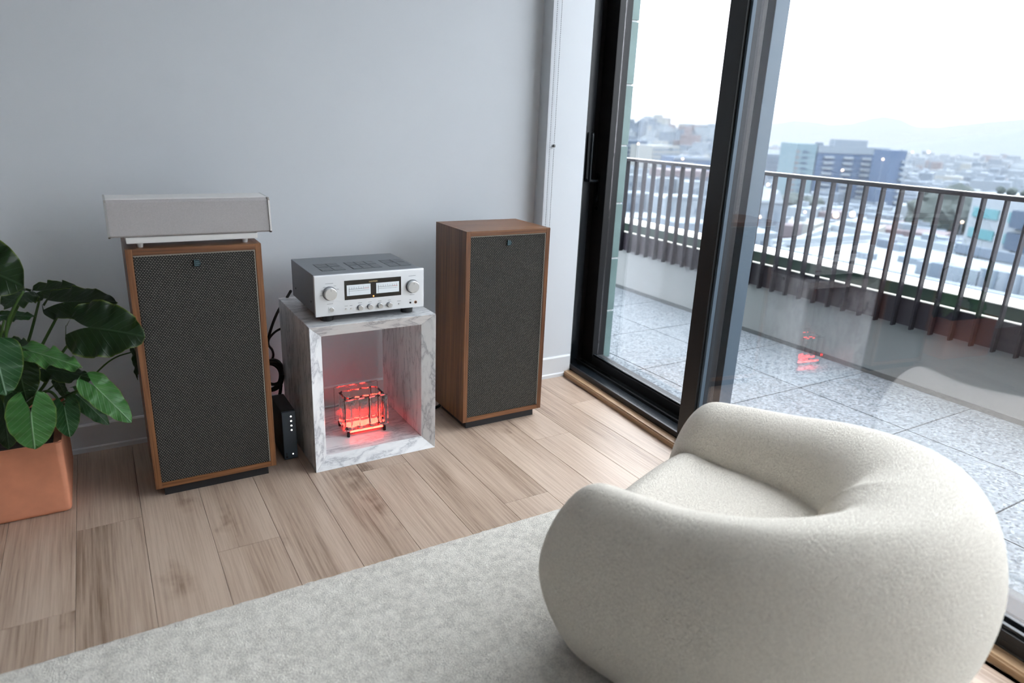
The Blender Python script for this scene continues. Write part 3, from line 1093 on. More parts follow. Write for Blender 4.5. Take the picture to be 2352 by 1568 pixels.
# ================================================================ glowing glass block lamp in the table
def glass_lamp():
    zf = 0.0525
    t = empty('glass_block_lamp', (0.885, 2.68, zf))
    tag(t, 'fluted clear glass block lamp glowing orange inside the marble table', 'lamp')
    mt = bpy.data.materials.new('cast_glass')
    mt.use_nodes = True
    nt = mt.node_tree
    b = nt.nodes['Principled BSDF']
    b.inputs['Base Color'].default_value = (1.0, 0.985, 0.97, 1)
    b.inputs['Roughness'].default_value = 0.02
    b.inputs['Transmission Weight'].default_value = 1.0
    b.inputs['IOR'].default_value = 1.33
    MATS['cast_glass'] = mt
    plain('lamp_glow', (1.0, 0.25, 0.12), 0.5, emit=((1.0, 0.016, 0.010), 17.0))
    hx, hy = 0.098, 0.054
    z0, z1 = 0.024, 0.180

    def outline(sx, sy, amp, n=96):
        pts = []
        for k in range(n):
            a = 2 * math.pi * k / n
            c, s = math.cos(a), math.sin(a)
            # rounded rectangle
            q = (abs(c) ** 8 + abs(s) ** 8) ** (-1 / 8)
            x, y = sx * c * q, sy * s * q
            if abs(s) * sx > abs(c) * sy * 0.0 and abs(y) > sy * 0.8:
                y -= math.copysign(amp * abs(math.cos(x / sx * math.pi * 2.0)), y)
            pts.append((x, y))
        return pts

    def shell(nm, sx, sy, amp, za, zb, wall, par):
        n = 96
        po, pi_ = outline(sx, sy, amp), outline(sx - wall, sy - wall, amp)
        V = []
        for pts, z in ((po, za), (po, zb), (pi_, zb), (pi_, za + wall)):
            V += [(x, y, z) for x, y in pts]
        Fc = []
        for j in range(3):
            for k in range(n):
                Fc.append((j * n + k, j * n + (k + 1) % n, (j + 1) * n + (k + 1) % n, (j + 1) * n + k))
        Fc.append(tuple(range(n))[::-1])
        Fc.append(tuple(range(3 * n, 4 * n)))
        return mesh(nm, V, Fc, 'cast_glass', par)

    shell('glass_body', hx - 0.010, hy, 0.009, z0, z1 - 0.012, 0.011, t)
    # two flat fluted plates in front and behind, wider than the body
    def plate(yc, zlo, zhi):
        n = 64
        V = []
        for z in (zlo, zhi):
            for k in range(n):
                x = -hx + 2 * hx * k / (n - 1)
                w_ = 0.0055 * (1 - abs(math.cos(x / hx * math.pi * 2.0)))
                V.append((x, yc - 0.004 - w_, z))
            for k in range(n):
                x = hx - 2 * hx * k / (n - 1)
                V.append((x, yc + 0.004, z))
        m2 = 2 * n
        Fc = [(k, (k + 1) % m2, m2 + (k + 1) % m2, m2 + k) for k in range(m2)]
        for k in range(n - 1):
            Fc.append((m2 + k, m2 + k + 1, m2 + 2 * n - 2 - k, m2 + 2 * n - 1 - k))
            Fc.append((k + 1, k, 2 * n - 1 - k, 2 * n - 2 - k))
        return mesh('glass_plate', V, Fc, 'cast_glass', t)
    plate(hy + 0.012, z0 + 0.004, z1 + 0.004)
    plate(-hy - 0.006 + 0.0, z0 + 0.002, z1 - 0.014)
    # black stand and the light strip lying in it
    fr = box('stand', (-hx * 0.82, -hy * 0.60, 0.014), (hx * 0.82, hy * 0.60, 0.0185), 'black_metal', t, 0.001)
    for sx in (-1, 1):
        box('cross_bar', (sx * hx * 0.78 - 0.003, -hy * 1.15, 0.012), (sx * hx * 0.78 + 0.003, hy * 1.15, 0.0165), 'black_metal', t)
        for sy in (-1, 1):
            box('leg', (sx * hx * 0.82 - 0.005, sy * hy * 1.15 - 0.006, 0.0), (sx * hx * 0.82 + 0.005, sy * hy * 1.15 + 0.006, 0.0225), 'black_metal', t, 0.001)
    box('light_strip', (-hx * 0.74, -hy * 0.50, 0.0187), (hx * 0.74, hy * 0.42, 0.0236), 'lamp_glow', t)
    for yc in (hy + 0.010, -hy - 0.009):
        box('light_strip', (-hx * 0.74, yc - 0.003, 0.0187), (hx * 0.74, yc + 0.003, 0.0262), 'lamp_glow', t)
        box('strip_tray', (-hx * 0.82, yc - 0.0045, 0.0165), (hx * 0.82, yc + 0.0045, 0.0187), 'black_metal', t)
    return t


glass_lamp()

# ================================================================ music streamer standing on its side
def streamer():
    x0, x1, yf = 0.5365, 0.5905, 2.622
    t = empty('music_streamer', ((x0 + x1) / 2, yf + 0.10, 0))
    tag(t, 'slim slate box with five white dots standing beside the marble table', 'music streamer')
    hw, H = (x1 - x0) / 2, 0.214
    box('case', (-hw, -0.085, 0.0), (hw, 0.10, H), 'black_plastic', t, 0.006)
    fp = box('front_plate', (-hw, -0.10, 0.002), (hw, -0.085, H - 0.002), 'slate_metal', t, 0.004)
    for z in (0.189, 0.169, 0.149, 0.129):
        cyl('dot', (0.008, -0.0155 + 0.008, z), (0.008, -0.0175 + 0.0085, z), 0.0036, 0.0034, 'led_white', fp, 16)
    cyl('dot', (0.008, -0.0075, 0.022), (0.008, -0.009, 0.022), 0.003, 0.0028, 'led_white', fp, 16)
    cyl('logo', (-0.017, -0.0075, 0.012), (-0.017, -0.0082, 0.012), 0.004, 0.004, 'black_plastic', fp, 16)
    for z in (0.020, 0.024, 0.028):
        box('logo', (-0.019, -0.0082, z), (-0.015, -0.0072, z + 0.0024), 'black_plastic', fp)


streamer()

# ================================================================ cables
def cable(name, pts, r, label):
    o = tube(name, pts, r, 'rubber', None, n=10, steps=90)
    tag(o, label, 'cable')
    return o


YC = 2.985
q = lambda px, py, y=YC: at_y(px, py, y)
cable('power_cable', [q(668, 668, 2.90), q(655, 690, 2.965), q(640, 712), q(627, 742), q(618, 770), q(610, 800), q(600, 830, 2.98), q(598, 880, 2.98)], 0.006,
      'black cable running from the amplifier down behind the left loudspeaker')
cable('speaker_cable', [q(650, 752, 2.98), q(632, 762), q(618, 778), q(617, 792), q(625, 803), q(628, 815), q(624, 826), q(612, 838), q(600, 850)], 0.005,
      'thin black cable looping against the wall above the coil')
coil = empty('coiled_cable', q(628, 862, 2.94))
tag(coil, 'coil of thick black cable behind the slim streamer box', 'cable')
cb = Vector(coil.location)
for k, (rx, rz, ox, oz, yy) in enumerate(((0.046, 0.066, -0.008, -0.004, 0.0), (0.040, 0.058, 0.004, 0.010, 0.014), (0.050, 0.060, -0.014, -0.012, 0.026))):
    pts = [Vector((ox + rx * math.cos(a), yy + 0.004 * math.sin(3 * a + k), oz + rz * math.sin(a))) for a in [2 * math.pi * i / 20 + 0.3 * k for i in range(21)]]
    tube('loop', pts, 0.007, 'rubber', coil, n=10, steps=60)
tube('tail', [Vector((0.03, 0.0, -0.05)), Vector((0.02, 0.0, -0.10)), Vector((0.0, 0.0, -0.16)), Vector((-0.01, 0.0, -0.23))], 0.007, 'rubber', coil, n=10, steps=20)
cable('floor_cable', [q(1004, 905, 2.93), q(1010, 930, 2.86), (1.215, 2.80, 0.010), (1.24, 2.74, 0.008), (1.20, 2.70, 0.008), (1.17, 2.74, 0.008), (1.16, 2.90, 0.008)], 0.0075,
      'black cable lying on the floor between the marble table and right loudspeaker')

# ================================================================ planter and plant
def planter():
    bm = bmesh.new()
    x0, x1, y0, y1, h = -0.640, -0.196, 2.565, 3.000, 0.285
    c = Vector(((x0 + x1) / 2, (y0 + y1) / 2, 0))
    hx, hy = (x1 - x0) / 2, (y1 - y0) / 2
    t = empty('terracotta_planter', c)
    tag(t, 'square terracotta planter with rounded edges at the left edge', 'planter')
    vs_ = bm_box(bm, (-hx + 0.006, -hy + 0.006, 0), (hx - 0.006, hy - 0.006, h))
    for v in bm.verts:
        if v.co.z > 0.1:
            v.co.x *= 1.012
            v.co.y *= 1.012
    top = [f for f in bm.faces if all(v.co.z > 0.2 for v in f.verts)][0]
    r_ = bmesh.ops.inset_region(bm, faces=[top], thickness=0.028)
    bmesh.ops.translate(bm, verts=top.verts, vec=(0, 0, -0.035))
    bmesh.ops.bevel(bm, geom=list(bm.edges), offset=0.020, segments=5, profile=0.6, affect='EDGES')
    from_bm('pot', bm, 'terracotta', t, smooth=True)
    V, Fc = [], []
    n = 24
    for j in range(n + 1):
        for i in range(n + 1):
            x, y = (-1 + 2 * i / n) * (hx - 0.03), (-1 + 2 * j / n) * (hy - 0.03)
            V.append((x, y, h - 0.03 + 0.006 * mnoise.noise((x * 25, y * 25, 1))))
    for j in range(n):
        for i in range(n):
            a = j * (n + 1) + i
            Fc.append((a, a + 1, a + n + 2, a + n + 1))
    mesh('soil', V, Fc, 'soil', t, smooth=True)
    return t


planter()
PLANT = empty('elephant_ear_plant', (-0.40, 2.78, 0.257))
tag(PLANT, 'large leafy dark green elephant ear plant growing in the terracotta planter', 'plant')
PL = Vector(PLANT.location)


def leaf(N, T, width, normal, mat, droop=0.15, fold=0.25, lobe=0.32, curl=0.0, wav=0.02, stem=None, stem_r=0.0045, seed=0):
    """heart shaped blade from the petiole joint N to the tip T; width in metres"""
    N, T = Vector(N), Vector(T)
    ax = T - N
    Ln = ax.length
    ax.normalize()
    nor = Vector(normal)
    nor = (nor - ax * nor.dot(ax)).normalized()
    sd = ax.cross(nor).normalized()
    ns, nr = 26, 9
    V, UV, Fc = [], [], []
    hw = width / 2

    def half(s):
        # s from -lobe (back of the lobes) to 1 (tip)
        if s >= 0:
            k = max(0.0, 1 - s) ** 0.72 * (1 + 0.75 * s)
            return hw * min(1.0, k * 0.98) * (1.0 - 0.0 * s)
        k = -s / lobe
        return hw * math.sqrt(max(0.0, 1 - k ** 2.2)) * 0.98
    for side in (-1, 1):
        off = len(V)
        for i in range(ns + 1):
            s = -lobe + (1 + lobe) * (i / ns) ** 1.05
            w1 = half(s)
            # the notch: blades part behind the joint
            w0 = 0.0 if s >= 0 else hw * 0.34 * (-s / lobe) ** 1.4
            w0 = min(w0, w1)
            for j in range(nr + 1):
                f = j / nr
                r_ = w0 + (w1 - w0) * f
                u = side * r_
                edge = f ** 2
                h = -fold * r_ * 0.55 - droop * Ln * (max(0.0, s) ** 2) + 0.25 * fold * r_ * r_ / hw
                if s < 0:
                    h -= droop * Ln * 0.6 * (s / lobe) ** 2
                h += edge * wav * (math.sin(s * 15 + seed * 1.7 + side) + 0.6 * math.sin(s * 27 + seed))
                h += 0.004 * math.sin((s - 0.55 * f * w1 / Ln) * 2 * math.pi * 6.0) * f * (1 - f) * 2
                cc = curl * side * r_ * r_ / hw
                p = N + ax * (s * Ln) + sd * u + nor * (h + cc)
                V.append(p - PL)
                UV.append((u / hw, s * 1.0, f if s < 0.97 else 1.0))
        for i in range(ns):
            for j in range(nr):
                a = off + i * (nr + 1) + j
                Fc.append((a, a + 1, a + nr + 2, a + nr + 1) if side > 0 else (a, a + nr + 1, a + nr + 2, a + 1))
    o = mesh('leaf', V, Fc, mat, PLANT, smooth=True)
    att = o.data.attributes.new('leafuv', 'FLOAT_VECTOR', 'POINT')
    att.data.foreach_set('vector', [c for uv in UV for c in uv])
    if stem is not None:
        st = [Vector(p) - PL for p in stem] + [N - PL + nor * -0.002]
        tube('petiole', st, stem_r * 1.5, 'petiole', PLANT, n=8, steps=24, r1=stem_r * 0.8)
    return o


VW = Vector((-0.05, -0.95, 0.30)).normalized()        # towards the room
UPV = Vector((0, -0.25, 1)).normalized()
RT = Vector((1, -0.35, 0.3)).normalized()
root = Vector((-0.40, 2.78, 0.25))
Lp = lambda px, py, y: at_y(px, py, y)
# (joint, tip, width, normal, material, droop, fold, lobe, curl, wave)
leaf(Lp(-75, 600, 2.62), Lp(52, 655, 2.56), 0.215, VW + UPV * 0.2, 'leaf_shaded', 0.10, 0.2, 0.4, 0, 0.010, [root, Lp(-120, 860, 2.72), Lp(-110, 700, 2.66)], seed=1)
leaf(Lp(55, 672, 2.80), Lp(10, 700, 2.72), 0.10, VW * 0.8 + UPV * 0.6, 'leaf_shaded', 0.1, 0.2, 0.4, 0, 0.008, [root, Lp(10, 860, 2.80), Lp(12, 770, 2.82)], 0.006, seed=2)
leaf(Lp(95, 668, 2.84), Lp(172, 655, 2.78), 0.075, VW + UPV * 0.6, 'leaf_shaded', 0.05, 0.2, 0.35, 0, 0.008, [root, Lp(60, 800, 2.84)], seed=3)
leaf(Lp(148, 694, 2.72), Lp(262, 688, 2.64), 0.125, VW * 0.9 + UPV * 0.55, 'leaf_shaded', 0.10, 0.30, 0.48, 0, 0.009, [root, Lp(60, 870, 2.76), Lp(98, 790, 2.74)], 0.005, seed=4)
leaf(Lp(205, 752, 2.52), Lp(324, 768, 2.43), 0.200, VW + UPV * 0.25, 'leaf_shaded', 0.16, 0.25, 0.50, 0, 0.010, [root, Lp(90, 900, 2.74), Lp(150, 800, 2.68)], seed=5)
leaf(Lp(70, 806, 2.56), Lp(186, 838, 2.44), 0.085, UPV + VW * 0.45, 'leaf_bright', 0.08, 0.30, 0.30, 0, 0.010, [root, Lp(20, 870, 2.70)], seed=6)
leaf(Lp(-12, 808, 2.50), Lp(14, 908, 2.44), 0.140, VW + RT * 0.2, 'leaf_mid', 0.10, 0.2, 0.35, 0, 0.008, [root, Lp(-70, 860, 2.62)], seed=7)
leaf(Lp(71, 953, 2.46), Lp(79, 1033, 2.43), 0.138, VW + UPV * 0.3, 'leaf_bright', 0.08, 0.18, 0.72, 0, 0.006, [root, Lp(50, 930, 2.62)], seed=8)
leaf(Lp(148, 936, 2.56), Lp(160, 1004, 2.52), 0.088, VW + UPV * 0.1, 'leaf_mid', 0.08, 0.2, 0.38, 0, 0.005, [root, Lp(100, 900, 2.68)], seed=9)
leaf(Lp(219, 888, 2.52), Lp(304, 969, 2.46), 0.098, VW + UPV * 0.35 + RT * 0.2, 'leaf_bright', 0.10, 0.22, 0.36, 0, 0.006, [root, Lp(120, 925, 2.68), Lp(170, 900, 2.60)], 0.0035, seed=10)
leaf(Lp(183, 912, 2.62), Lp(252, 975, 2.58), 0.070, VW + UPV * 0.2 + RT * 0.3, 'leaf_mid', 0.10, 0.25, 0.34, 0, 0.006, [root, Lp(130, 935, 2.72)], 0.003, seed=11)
leaf(Lp(98, 846, 2.68), Lp(206, 860, 2.60), 0.095, UPV + VW * 0.5, 'leaf_shaded', 0.14, 0.3, 0.35, 0, 0.008, [root, Lp(60, 900, 2.74)], seed=12)
leaf(Lp(8, 930, 2.56), Lp(18, 1032, 2.52), 0.110, VW, 'leaf_shaded', 0.1, 0.2, 0.35, 0, 0.006, [root, Lp(-30, 920, 2.66)], seed=13)
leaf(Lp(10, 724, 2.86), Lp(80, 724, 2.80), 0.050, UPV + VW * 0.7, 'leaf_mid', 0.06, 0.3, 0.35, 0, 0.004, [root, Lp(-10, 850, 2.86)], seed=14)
leaf(Lp(133, 878, 2.76), Lp(156, 918, 2.74), 0.036, VW + RT * 0.4, 'leaf_shaded', 0.05, 0.3, 0.30, 0, 0.003, [root, Lp(105, 900, 2.78)], 0.003, seed=15)
leaf(Lp(15, 790, 2.66), Lp(70, 796, 2.62), 0.090, UPV + VW * 0.2, 'leaf_shaded', 0.1, 0.3, 0.35, 0, 0.006, [root, Lp(-20, 850, 2.72)], seed=16)
leaf(Lp(45, 850, 2.60), Lp(60, 925, 2.60), 0.110, VW * 0.9 + UPV * 0.3, 'leaf_shaded', 0.1, 0.2, 0.35, 0, 0.006, [root, Lp(20, 880, 2.7)], seed=17)
leaf(Lp(310, 806, 2.86), Lp(322, 872, 2.84), 0.045, RT + VW * 0.3, 'leaf_shaded', 0.1, 0.3, 0.3, 0, 0.003, [root, Lp(150, 920, 2.86), Lp(250, 830, 2.88)], 0.003, seed=18)
leaf(Lp(-60, 760, 2.80), Lp(-5, 830, 2.70), 0.150, VW + UPV * 0.3, 'leaf_shaded', 0.1, 0.2, 0.35, 0, 0.006, [root, Lp(-80, 860, 2.8)], seed=19)
tube('petiole', [root - PL, Lp(10, 880, 2.70) - PL, Lp(14, 760, 2.66) - PL, Lp(30, 710, 2.64) - PL, Lp(54, 668, 2.64) - PL], 0.0062, 'petiole', PLANT, n=8, steps=30, r1=0.0042)
tube('petiole', [root - PL, Lp(-4, 860, 2.72) - PL, Lp(2, 770, 2.70) - PL, Lp(10, 735, 2.70) - PL], 0.0058, 'petiole', PLANT, n=8, steps=24, r1=0.004)

# ================================================================ armchair
def armchair():
    c = Vector((1.257, 1.300, 0.012))
    t = empty('boucle_armchair', c, math.atan2(0.352, 0.936))
    tag(t, 'rounded cream boucle tub armchair standing on the rug by the window', 'armchair')
    # half of the plan: (u, v, top height, outward bulge scale)
    plan = [(0.322, 0.070, 0.480), (0.346, -0.01, 0.528), (0.360, -0.13, 0.542), (0.364, -0.28, 0.556), (0.345, -0.44, 0.585),
            (0.280, -0.585, 0.610), (0.165, -0.700, 0.625), (0.0, -0.745, 0.630)]
    full = [Vector((-u, v, h)) for u, v, h in plan] + [Vector((u, v, h)) for u, v, h in plan[-2::-1]]
    path = smooth_path(full, 96)
    # cross-section: (outward, height fraction); closed, round top
    sec = [(-0.045, 0.010), (-0.020, 0.008), (0.012, 0.05), (0.056, 0.20), (0.088, 0.38), (0.101, 0.55), (0.098, 0.70), (0.078, 0.84), (0.048, 0.94),
           (0.008, 0.995), (-0.034, 0.98), (-0.070, 0.92), (-0.094, 0.82), (-0.104, 0.68), (-0.104, 0.50), (-0.100, 0.25), (-0.080, 0.06)]
    sec = smooth_path([Vector((a, h, 0)) for a, h in sec + [sec[0]]], 56)[:-1]
    n = len(sec)
    V, Fc = [], []
    N = len(path)
    L_ = [0.0]
    for i in range(1, N):
        L_.append(L_[-1] + (path[i].xy - path[i - 1].xy).length)
    tot = L_[-1]
    cap = 0.15
    cen = Vector((0.0, 0.50))
    rings = 0
    stations = []
    # extra stations inside the caps for a round nose
    for i in range(N):
        stations.append(L_[i])
    extra = [cap * (1 - math.cos(k / 10 * math.pi / 2)) for k in range(1, 10)]
    stations = sorted(set([0.0005] + extra + [s for s in stations if cap <= s <= tot - cap] + [tot - e for e in extra] + [tot - 0.0005]))

    def sample(s):
        for i in range(1, N):
            if L_[i] >= s:
                f = (s - L_[i - 1]) / (L_[i] - L_[i - 1])
                p = path[i - 1].lerp(path[i], f)
                tg = path[min(i + 1, N - 1)] - path[max(i - 2, 0)]
                return p, Vector((tg.x, tg.y, 0)).normalized()
        return path[-1], Vector((path[-1] - path[-2]).xy.to_3d()).normalized()
    for s in stations:
        p, tg = sample(s)
        out = Vector((-tg.y, tg.x, 0))
        if out.dot(Vector((p.x, p.y + 0.30, 0))) < 0:
            out = -out
        e = min(s, tot - s)
        k = 1.0
        if e < cap:
            k = math.sqrt(max(0.0, 1 - (1 - e / cap) ** 2.6))
        # backrest thicker than the arms
        mid = 1 - abs(s / tot - 0.5) * 2
        thick = 1.0 + 0.22 * mid ** 2
        for q_ in sec:
            a, hf = q_.x, q_.y
            a2 = a * (thick if a > 0 else 1.0 + 1.75 * mid ** 1.7) * (0.30 + 0.70 * k)
            h2 = cen.y + (hf - cen.y) * k
            V.append(p.xy.to_3d() + out * a2 + Vector((0, 0, h2 * p.z)))
        rings += 1
    for i in range(rings - 1):
        for k in range(n):
            Fc.append((i * n + k, i * n + (k + 1) % n, (i + 1) * n + (k + 1) % n, (i + 1) * n + k))
    Fc.append(tuple(range(n))[::-1])
    Fc.append(tuple(range((rings - 1) * n, rings * n)))
    bm = bmesh.new()
    bv = [bm.verts.new(v) for v in V]
    for f in Fc:
        bm.faces.new([bv[i] for i in f])
    bmesh.ops.recalc_face_normals(bm, faces=list(bm.faces))
    o = from_bm('shell', bm, 'boucle', t, smooth=True)
    sd_ = o.modifiers.new('sub', 'SUBSURF')
    sd_.levels = sd_.render_levels = 1
    # seat cushion: rounded slab filling the tub
    V, Fc = [], []
    nu, nv = 34, 40

    def seat_hw(v):
        if v > -0.36:
            return 0.292
        k = min(1.0, (-0.36 - v) / 0.30)
        return 0.292 * math.sqrt(max(0.0, 1 - k * k))
    prof = []
    for k in range(nv + 1):
        prof.append(0.050 - 0.690 * k / nv)
    for k, v in enumerate(prof):
        hw = max(0.02, seat_hw(v))
        for i in range(nu + 1):
            f = -1 + 2 * i / nu
            u = f * hw
            d_front = 0.050 - v
            edge = min(1.0, d_front / 0.10)
            z = 0.375 + 0.020 * (1 - f * f) - 0.10 * (1 - math.sqrt(max(0.0, 1 - (1 - edge) ** 2)))
            z -= 0.035 * max(0.0, abs(f) - 0.82) / 0.18
            z += 0.010 * math.exp(-((v + 0.03) / 0.05) ** 2)
            V.append((u, v, z))
    for k in range(nv):
        for i in range(nu):
            a = k * (nu + 1) + i
            Fc.append((a, a + nu + 1, a + nu + 2, a + 1))
    base = len(V)
    # front apron down to the base
    row0 = [(V[i][0], V[i][1], V[i][2]) for i in range(nu + 1)]
    for j, (dz, dv) in enumerate(((0.06, 0.022), (0.14, 0.026), (0.20, 0.012), (0.262, -0.03))):
        for i in range(nu + 1):
            V.append((row0[i][0], row0[i][1] + dv, max(0.012, row0[i][2] - dz)))
    for j in range(4):
        up = 0 if j == 0 else base + (j - 1) * (nu + 1)
        dn = base + j * (nu + 1)
        for i in range(nu):
            Fc.append((up + i, up + i + 1, dn + i + 1, dn + i))
    mesh('seat_cushion', V, Fc, 'boucle', t, smooth=True)
    # hidden plinth
    pts = [(0.22 * math.cos(a), -0.30 + 0.34 * math.sin(a)) for a in [2 * math.pi * k / 24 for k in range(24)]]
    mesh('base', [(x, y, z) for z in (0.012, 0.12) for x, y in pts], [(k, (k + 1) % 24, 24 + (k + 1) % 24, 24 + k) for k in range(24)] + [tuple(range(24))[::-1], tuple(range(24, 48))], 'black_plinth', t)


armchair()

# ================================================================ balcony
deck = struct(box('floor_balcony', (2.36, -3.2, -0.25), (3.90, 6.6, -0.012), 'joint_grey'), 'speckled stone tile floor of the balcony', 'balcony floor')
TX, TY, TS = 2.672, 2.238, 0.616
for i in range(-1, 3):
    for j in range(-6, 8):
        xa, xb = max(TX + i * TS, 2.362), min(TX + (i + 1) * TS, 3.898)
        ya, yb = TY + j * TS, TY + (j + 1) * TS
        if xb - xa < 0.02 or ya < -2.4 or ya > 5.6:
            continue
        tl = box('tile', (xa + 0.003, ya + 0.003, -0.012), (xb - 0.003, yb - 0.003, 0.0), 'terrazzo_tile', None, 0.001, 1)
        tl.parent = deck
        tl.location = Vector(tl.location) - Vector(deck.location)
pp = struct(empty('wall_parapet', (3.90, 1.7, 0)), 'low grey rendered balcony wall with dark flashing and coping painted sky-bright', 'parapet')
box('render', (0.0, -5.0, -0.3), (0.26, 5.0, 0.50), 'parapet_render', pp)
box('base_strip', (-0.006, -5.0, 0.0), (0.0, 5.0, 0.028), 'parapet_base', pp)
box('flashing', (-0.012, -5.0, 0.347), (0.0, 5.0, 0.497), 'fascia_metal', pp, 0.001)
box('drip_edge', (-0.013, -5.0, 0.497), (0.03, 5.0, 0.502), 'sky_highlight', pp)  # small ledge, painted pale for the highlight along the flashing
box('upstand', (0.035, -5.0, 0.50), (0.26, 5.0, 0.566), 'coping_green', pp)
box('coping', (0.034, -5.0, 0.566), (0.27, 5.0, 0.572), 'coping_sky_bright', pp, 0.001)  # pale layer paints in the sky reflected on the coping top
rl = empty('balcony_railing', (3.868, 1.7, 0.34))
tag(rl, 'dark metal balcony railing of upright flat bars with a highlight painted along the top', 'railing')
box('top_rail', (-0.024, -4.9, 0.752), (0.024, 4.9, 0.774), 'rail_paint', rl, 0.002)
box('rail_highlight', (-0.022, -4.9, 0.774), (0.022, 4.9, 0.7775), 'sky_highlight', rl, 0.001)  # pale strip paints in the sky highlight along the dark rail
bal = None
for k in range(-20, 32):
    y = 1.691 + 0.1069 * k - 1.7
    if bal is None:
        bal = box('picket', (-0.019, y - 0.006, -0.003), (0.019, y + 0.006, 0.752), 'rail_paint', rl, 0.001, 1)
        bal0 = bal.location.copy()
        y0_ = y
    else:
        o = bal.copy()
        link(o, rl)
        o.location = (bal0.x, bal0.y + (y - y0_), bal0.z)
for yb_ in (1.75, 2.86, 3.9):
    cyl('bolt', (0.018, yb_ - 1.7 + 0.05, 0.10), (0.010, yb_ - 1.7 + 0.05, 0.10), 0.010, 0.009, 'rail_paint', rl, 12)

gw = struct(empty('wall_green', (2.52, 3.132, 0)), 'green glazed panel wall end outside beside the door', 'wall')
box('backing', (-0.12, 0.008, -0.2), (0.108, 1.2, 3.2), 'joint_white', gw)
zs = [-0.03] + [0.295 + 0.3218 * k for k in range(9)]
for a, b_ in zip(zs[:-1], zs[1:]):
    box('panel', (-0.12, 0.0, a + 0.005), (0.113, 1.2, b_ - 0.005), 'green_glaze', gw, 0.002)

# ================================================================ the city
GZ = -45.0
for nm, col in (('city_white', (0.50, 0.53, 0.55)), ('city_pale', (0.40, 0.44, 0.48)), ('city_grey', (0.26, 0.31, 0.37)), ('city_haze_blue', (0.13, 0.21, 0.34)),
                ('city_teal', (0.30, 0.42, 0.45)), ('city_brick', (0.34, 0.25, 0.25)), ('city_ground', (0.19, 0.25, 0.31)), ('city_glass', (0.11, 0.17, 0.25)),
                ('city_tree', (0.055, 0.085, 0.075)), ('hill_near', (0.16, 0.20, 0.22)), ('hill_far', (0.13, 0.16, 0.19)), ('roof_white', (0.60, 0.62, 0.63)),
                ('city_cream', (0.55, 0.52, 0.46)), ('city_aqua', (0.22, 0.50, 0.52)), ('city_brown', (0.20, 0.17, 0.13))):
    plain(nm, (col[0] * 0.29, col[1] * 0.33, col[2] * 0.37), 0.85)  # city colours shifted to blue, haze put into the base colour
plain('lamp_far', (1, 0.8, 0.6), 0.5, emit=((1.0, 0.62, 0.38), 1.5))

az = math.atan2(ray(1850, 310).x, ray(1850, 310).y)
FA, SA = Vector((math.sin(az), math.cos(az), 0)), Vector((math.cos(az), -math.sin(az), 0))
V = [FA * d + SA * s + Vector((0, 0, GZ)) for d, s in ((60, -250), (60, 250), (9500, 6500), (9500, -6500))]
g_ = mesh('city_ground', V, [(0, 1, 2, 3)], 'city_ground')
struct(g_, 'hazy city floor far below the balcony', 'ground')


def ridge(name, pts, D, dfoot, mat, label, rough):
    """a hill range: ridge line through the given sight lines, flanks falling to the plain"""
    line = []
    for (x0, y0), (x1, y1) in zip(pts[:-1], pts[1:]):
        n = 10
        for k in range(n):
            line.append((x0 + (x1 - x0) * k / n, y0 + (y1 - y0) * k / n))
    line.append(pts[-1])
    rows = 9
    V, Fc = [], []
    for i, (px, py) in enumerate(line):
        top = at_d(px, py, D)
        dirn = Vector((top.x, top.y, 0)).normalized()
        for j in range(rows + 5):
            f = j / rows
            if j <= rows:
                dd = D - dfoot * (1 - f)
                h = GZ + (top.z - GZ) * (f * f * (3 - 2 * f)) if j < rows else top.z
            else:
                dd = D + dfoot * (f - 1)
                h = top.z - (top.z - GZ) * (f - 1) * 1.6
            nz = rough * mnoise.noise((i * 0.35, j * 0.9, D)) * min(1.0, f * 1.4)
            V.append(dirn * dd + Vector((0, 0, h + nz)))
    R_ = rows + 5
    for i in range(len(line) - 1):
        for j in range(R_ - 1):
            Fc.append((i * R_ + j, (i + 1) * R_ + j, (i + 1) * R_ + j + 1, i * R_ + j + 1))
    o = mesh(name, V, Fc, mat, smooth=True)
    tag(o, label, 'hill')
    return o


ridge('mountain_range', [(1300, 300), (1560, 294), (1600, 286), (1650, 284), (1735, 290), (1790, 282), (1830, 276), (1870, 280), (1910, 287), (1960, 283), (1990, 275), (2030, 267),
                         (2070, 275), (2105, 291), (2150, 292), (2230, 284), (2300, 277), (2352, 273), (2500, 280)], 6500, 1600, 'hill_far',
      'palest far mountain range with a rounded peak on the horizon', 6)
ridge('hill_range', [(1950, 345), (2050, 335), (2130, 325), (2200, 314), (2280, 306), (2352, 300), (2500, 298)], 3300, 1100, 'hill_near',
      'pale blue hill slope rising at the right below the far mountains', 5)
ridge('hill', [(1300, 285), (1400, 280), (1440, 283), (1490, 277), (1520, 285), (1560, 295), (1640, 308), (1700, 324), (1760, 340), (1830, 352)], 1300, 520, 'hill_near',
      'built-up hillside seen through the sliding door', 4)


def bx(bm, A, ux, uy, w, d, z0, z1, mi=0):
    vs_ = [bm.verts.new(A + ux * (w * i) + uy * (d * j) + Vector((0, 0, z))) for z in (z0, z1) for j in (0, 1) for i in (0, 1)]
    for f in ((0, 2, 3, 1), (4, 5, 7, 6), (0, 1, 5, 4), (2, 6, 7, 3), (0, 4, 6, 2), (1, 3, 7, 5)):
        fc = bm.faces.new([vs_[i] for i in f])
        fc.material_index = mi


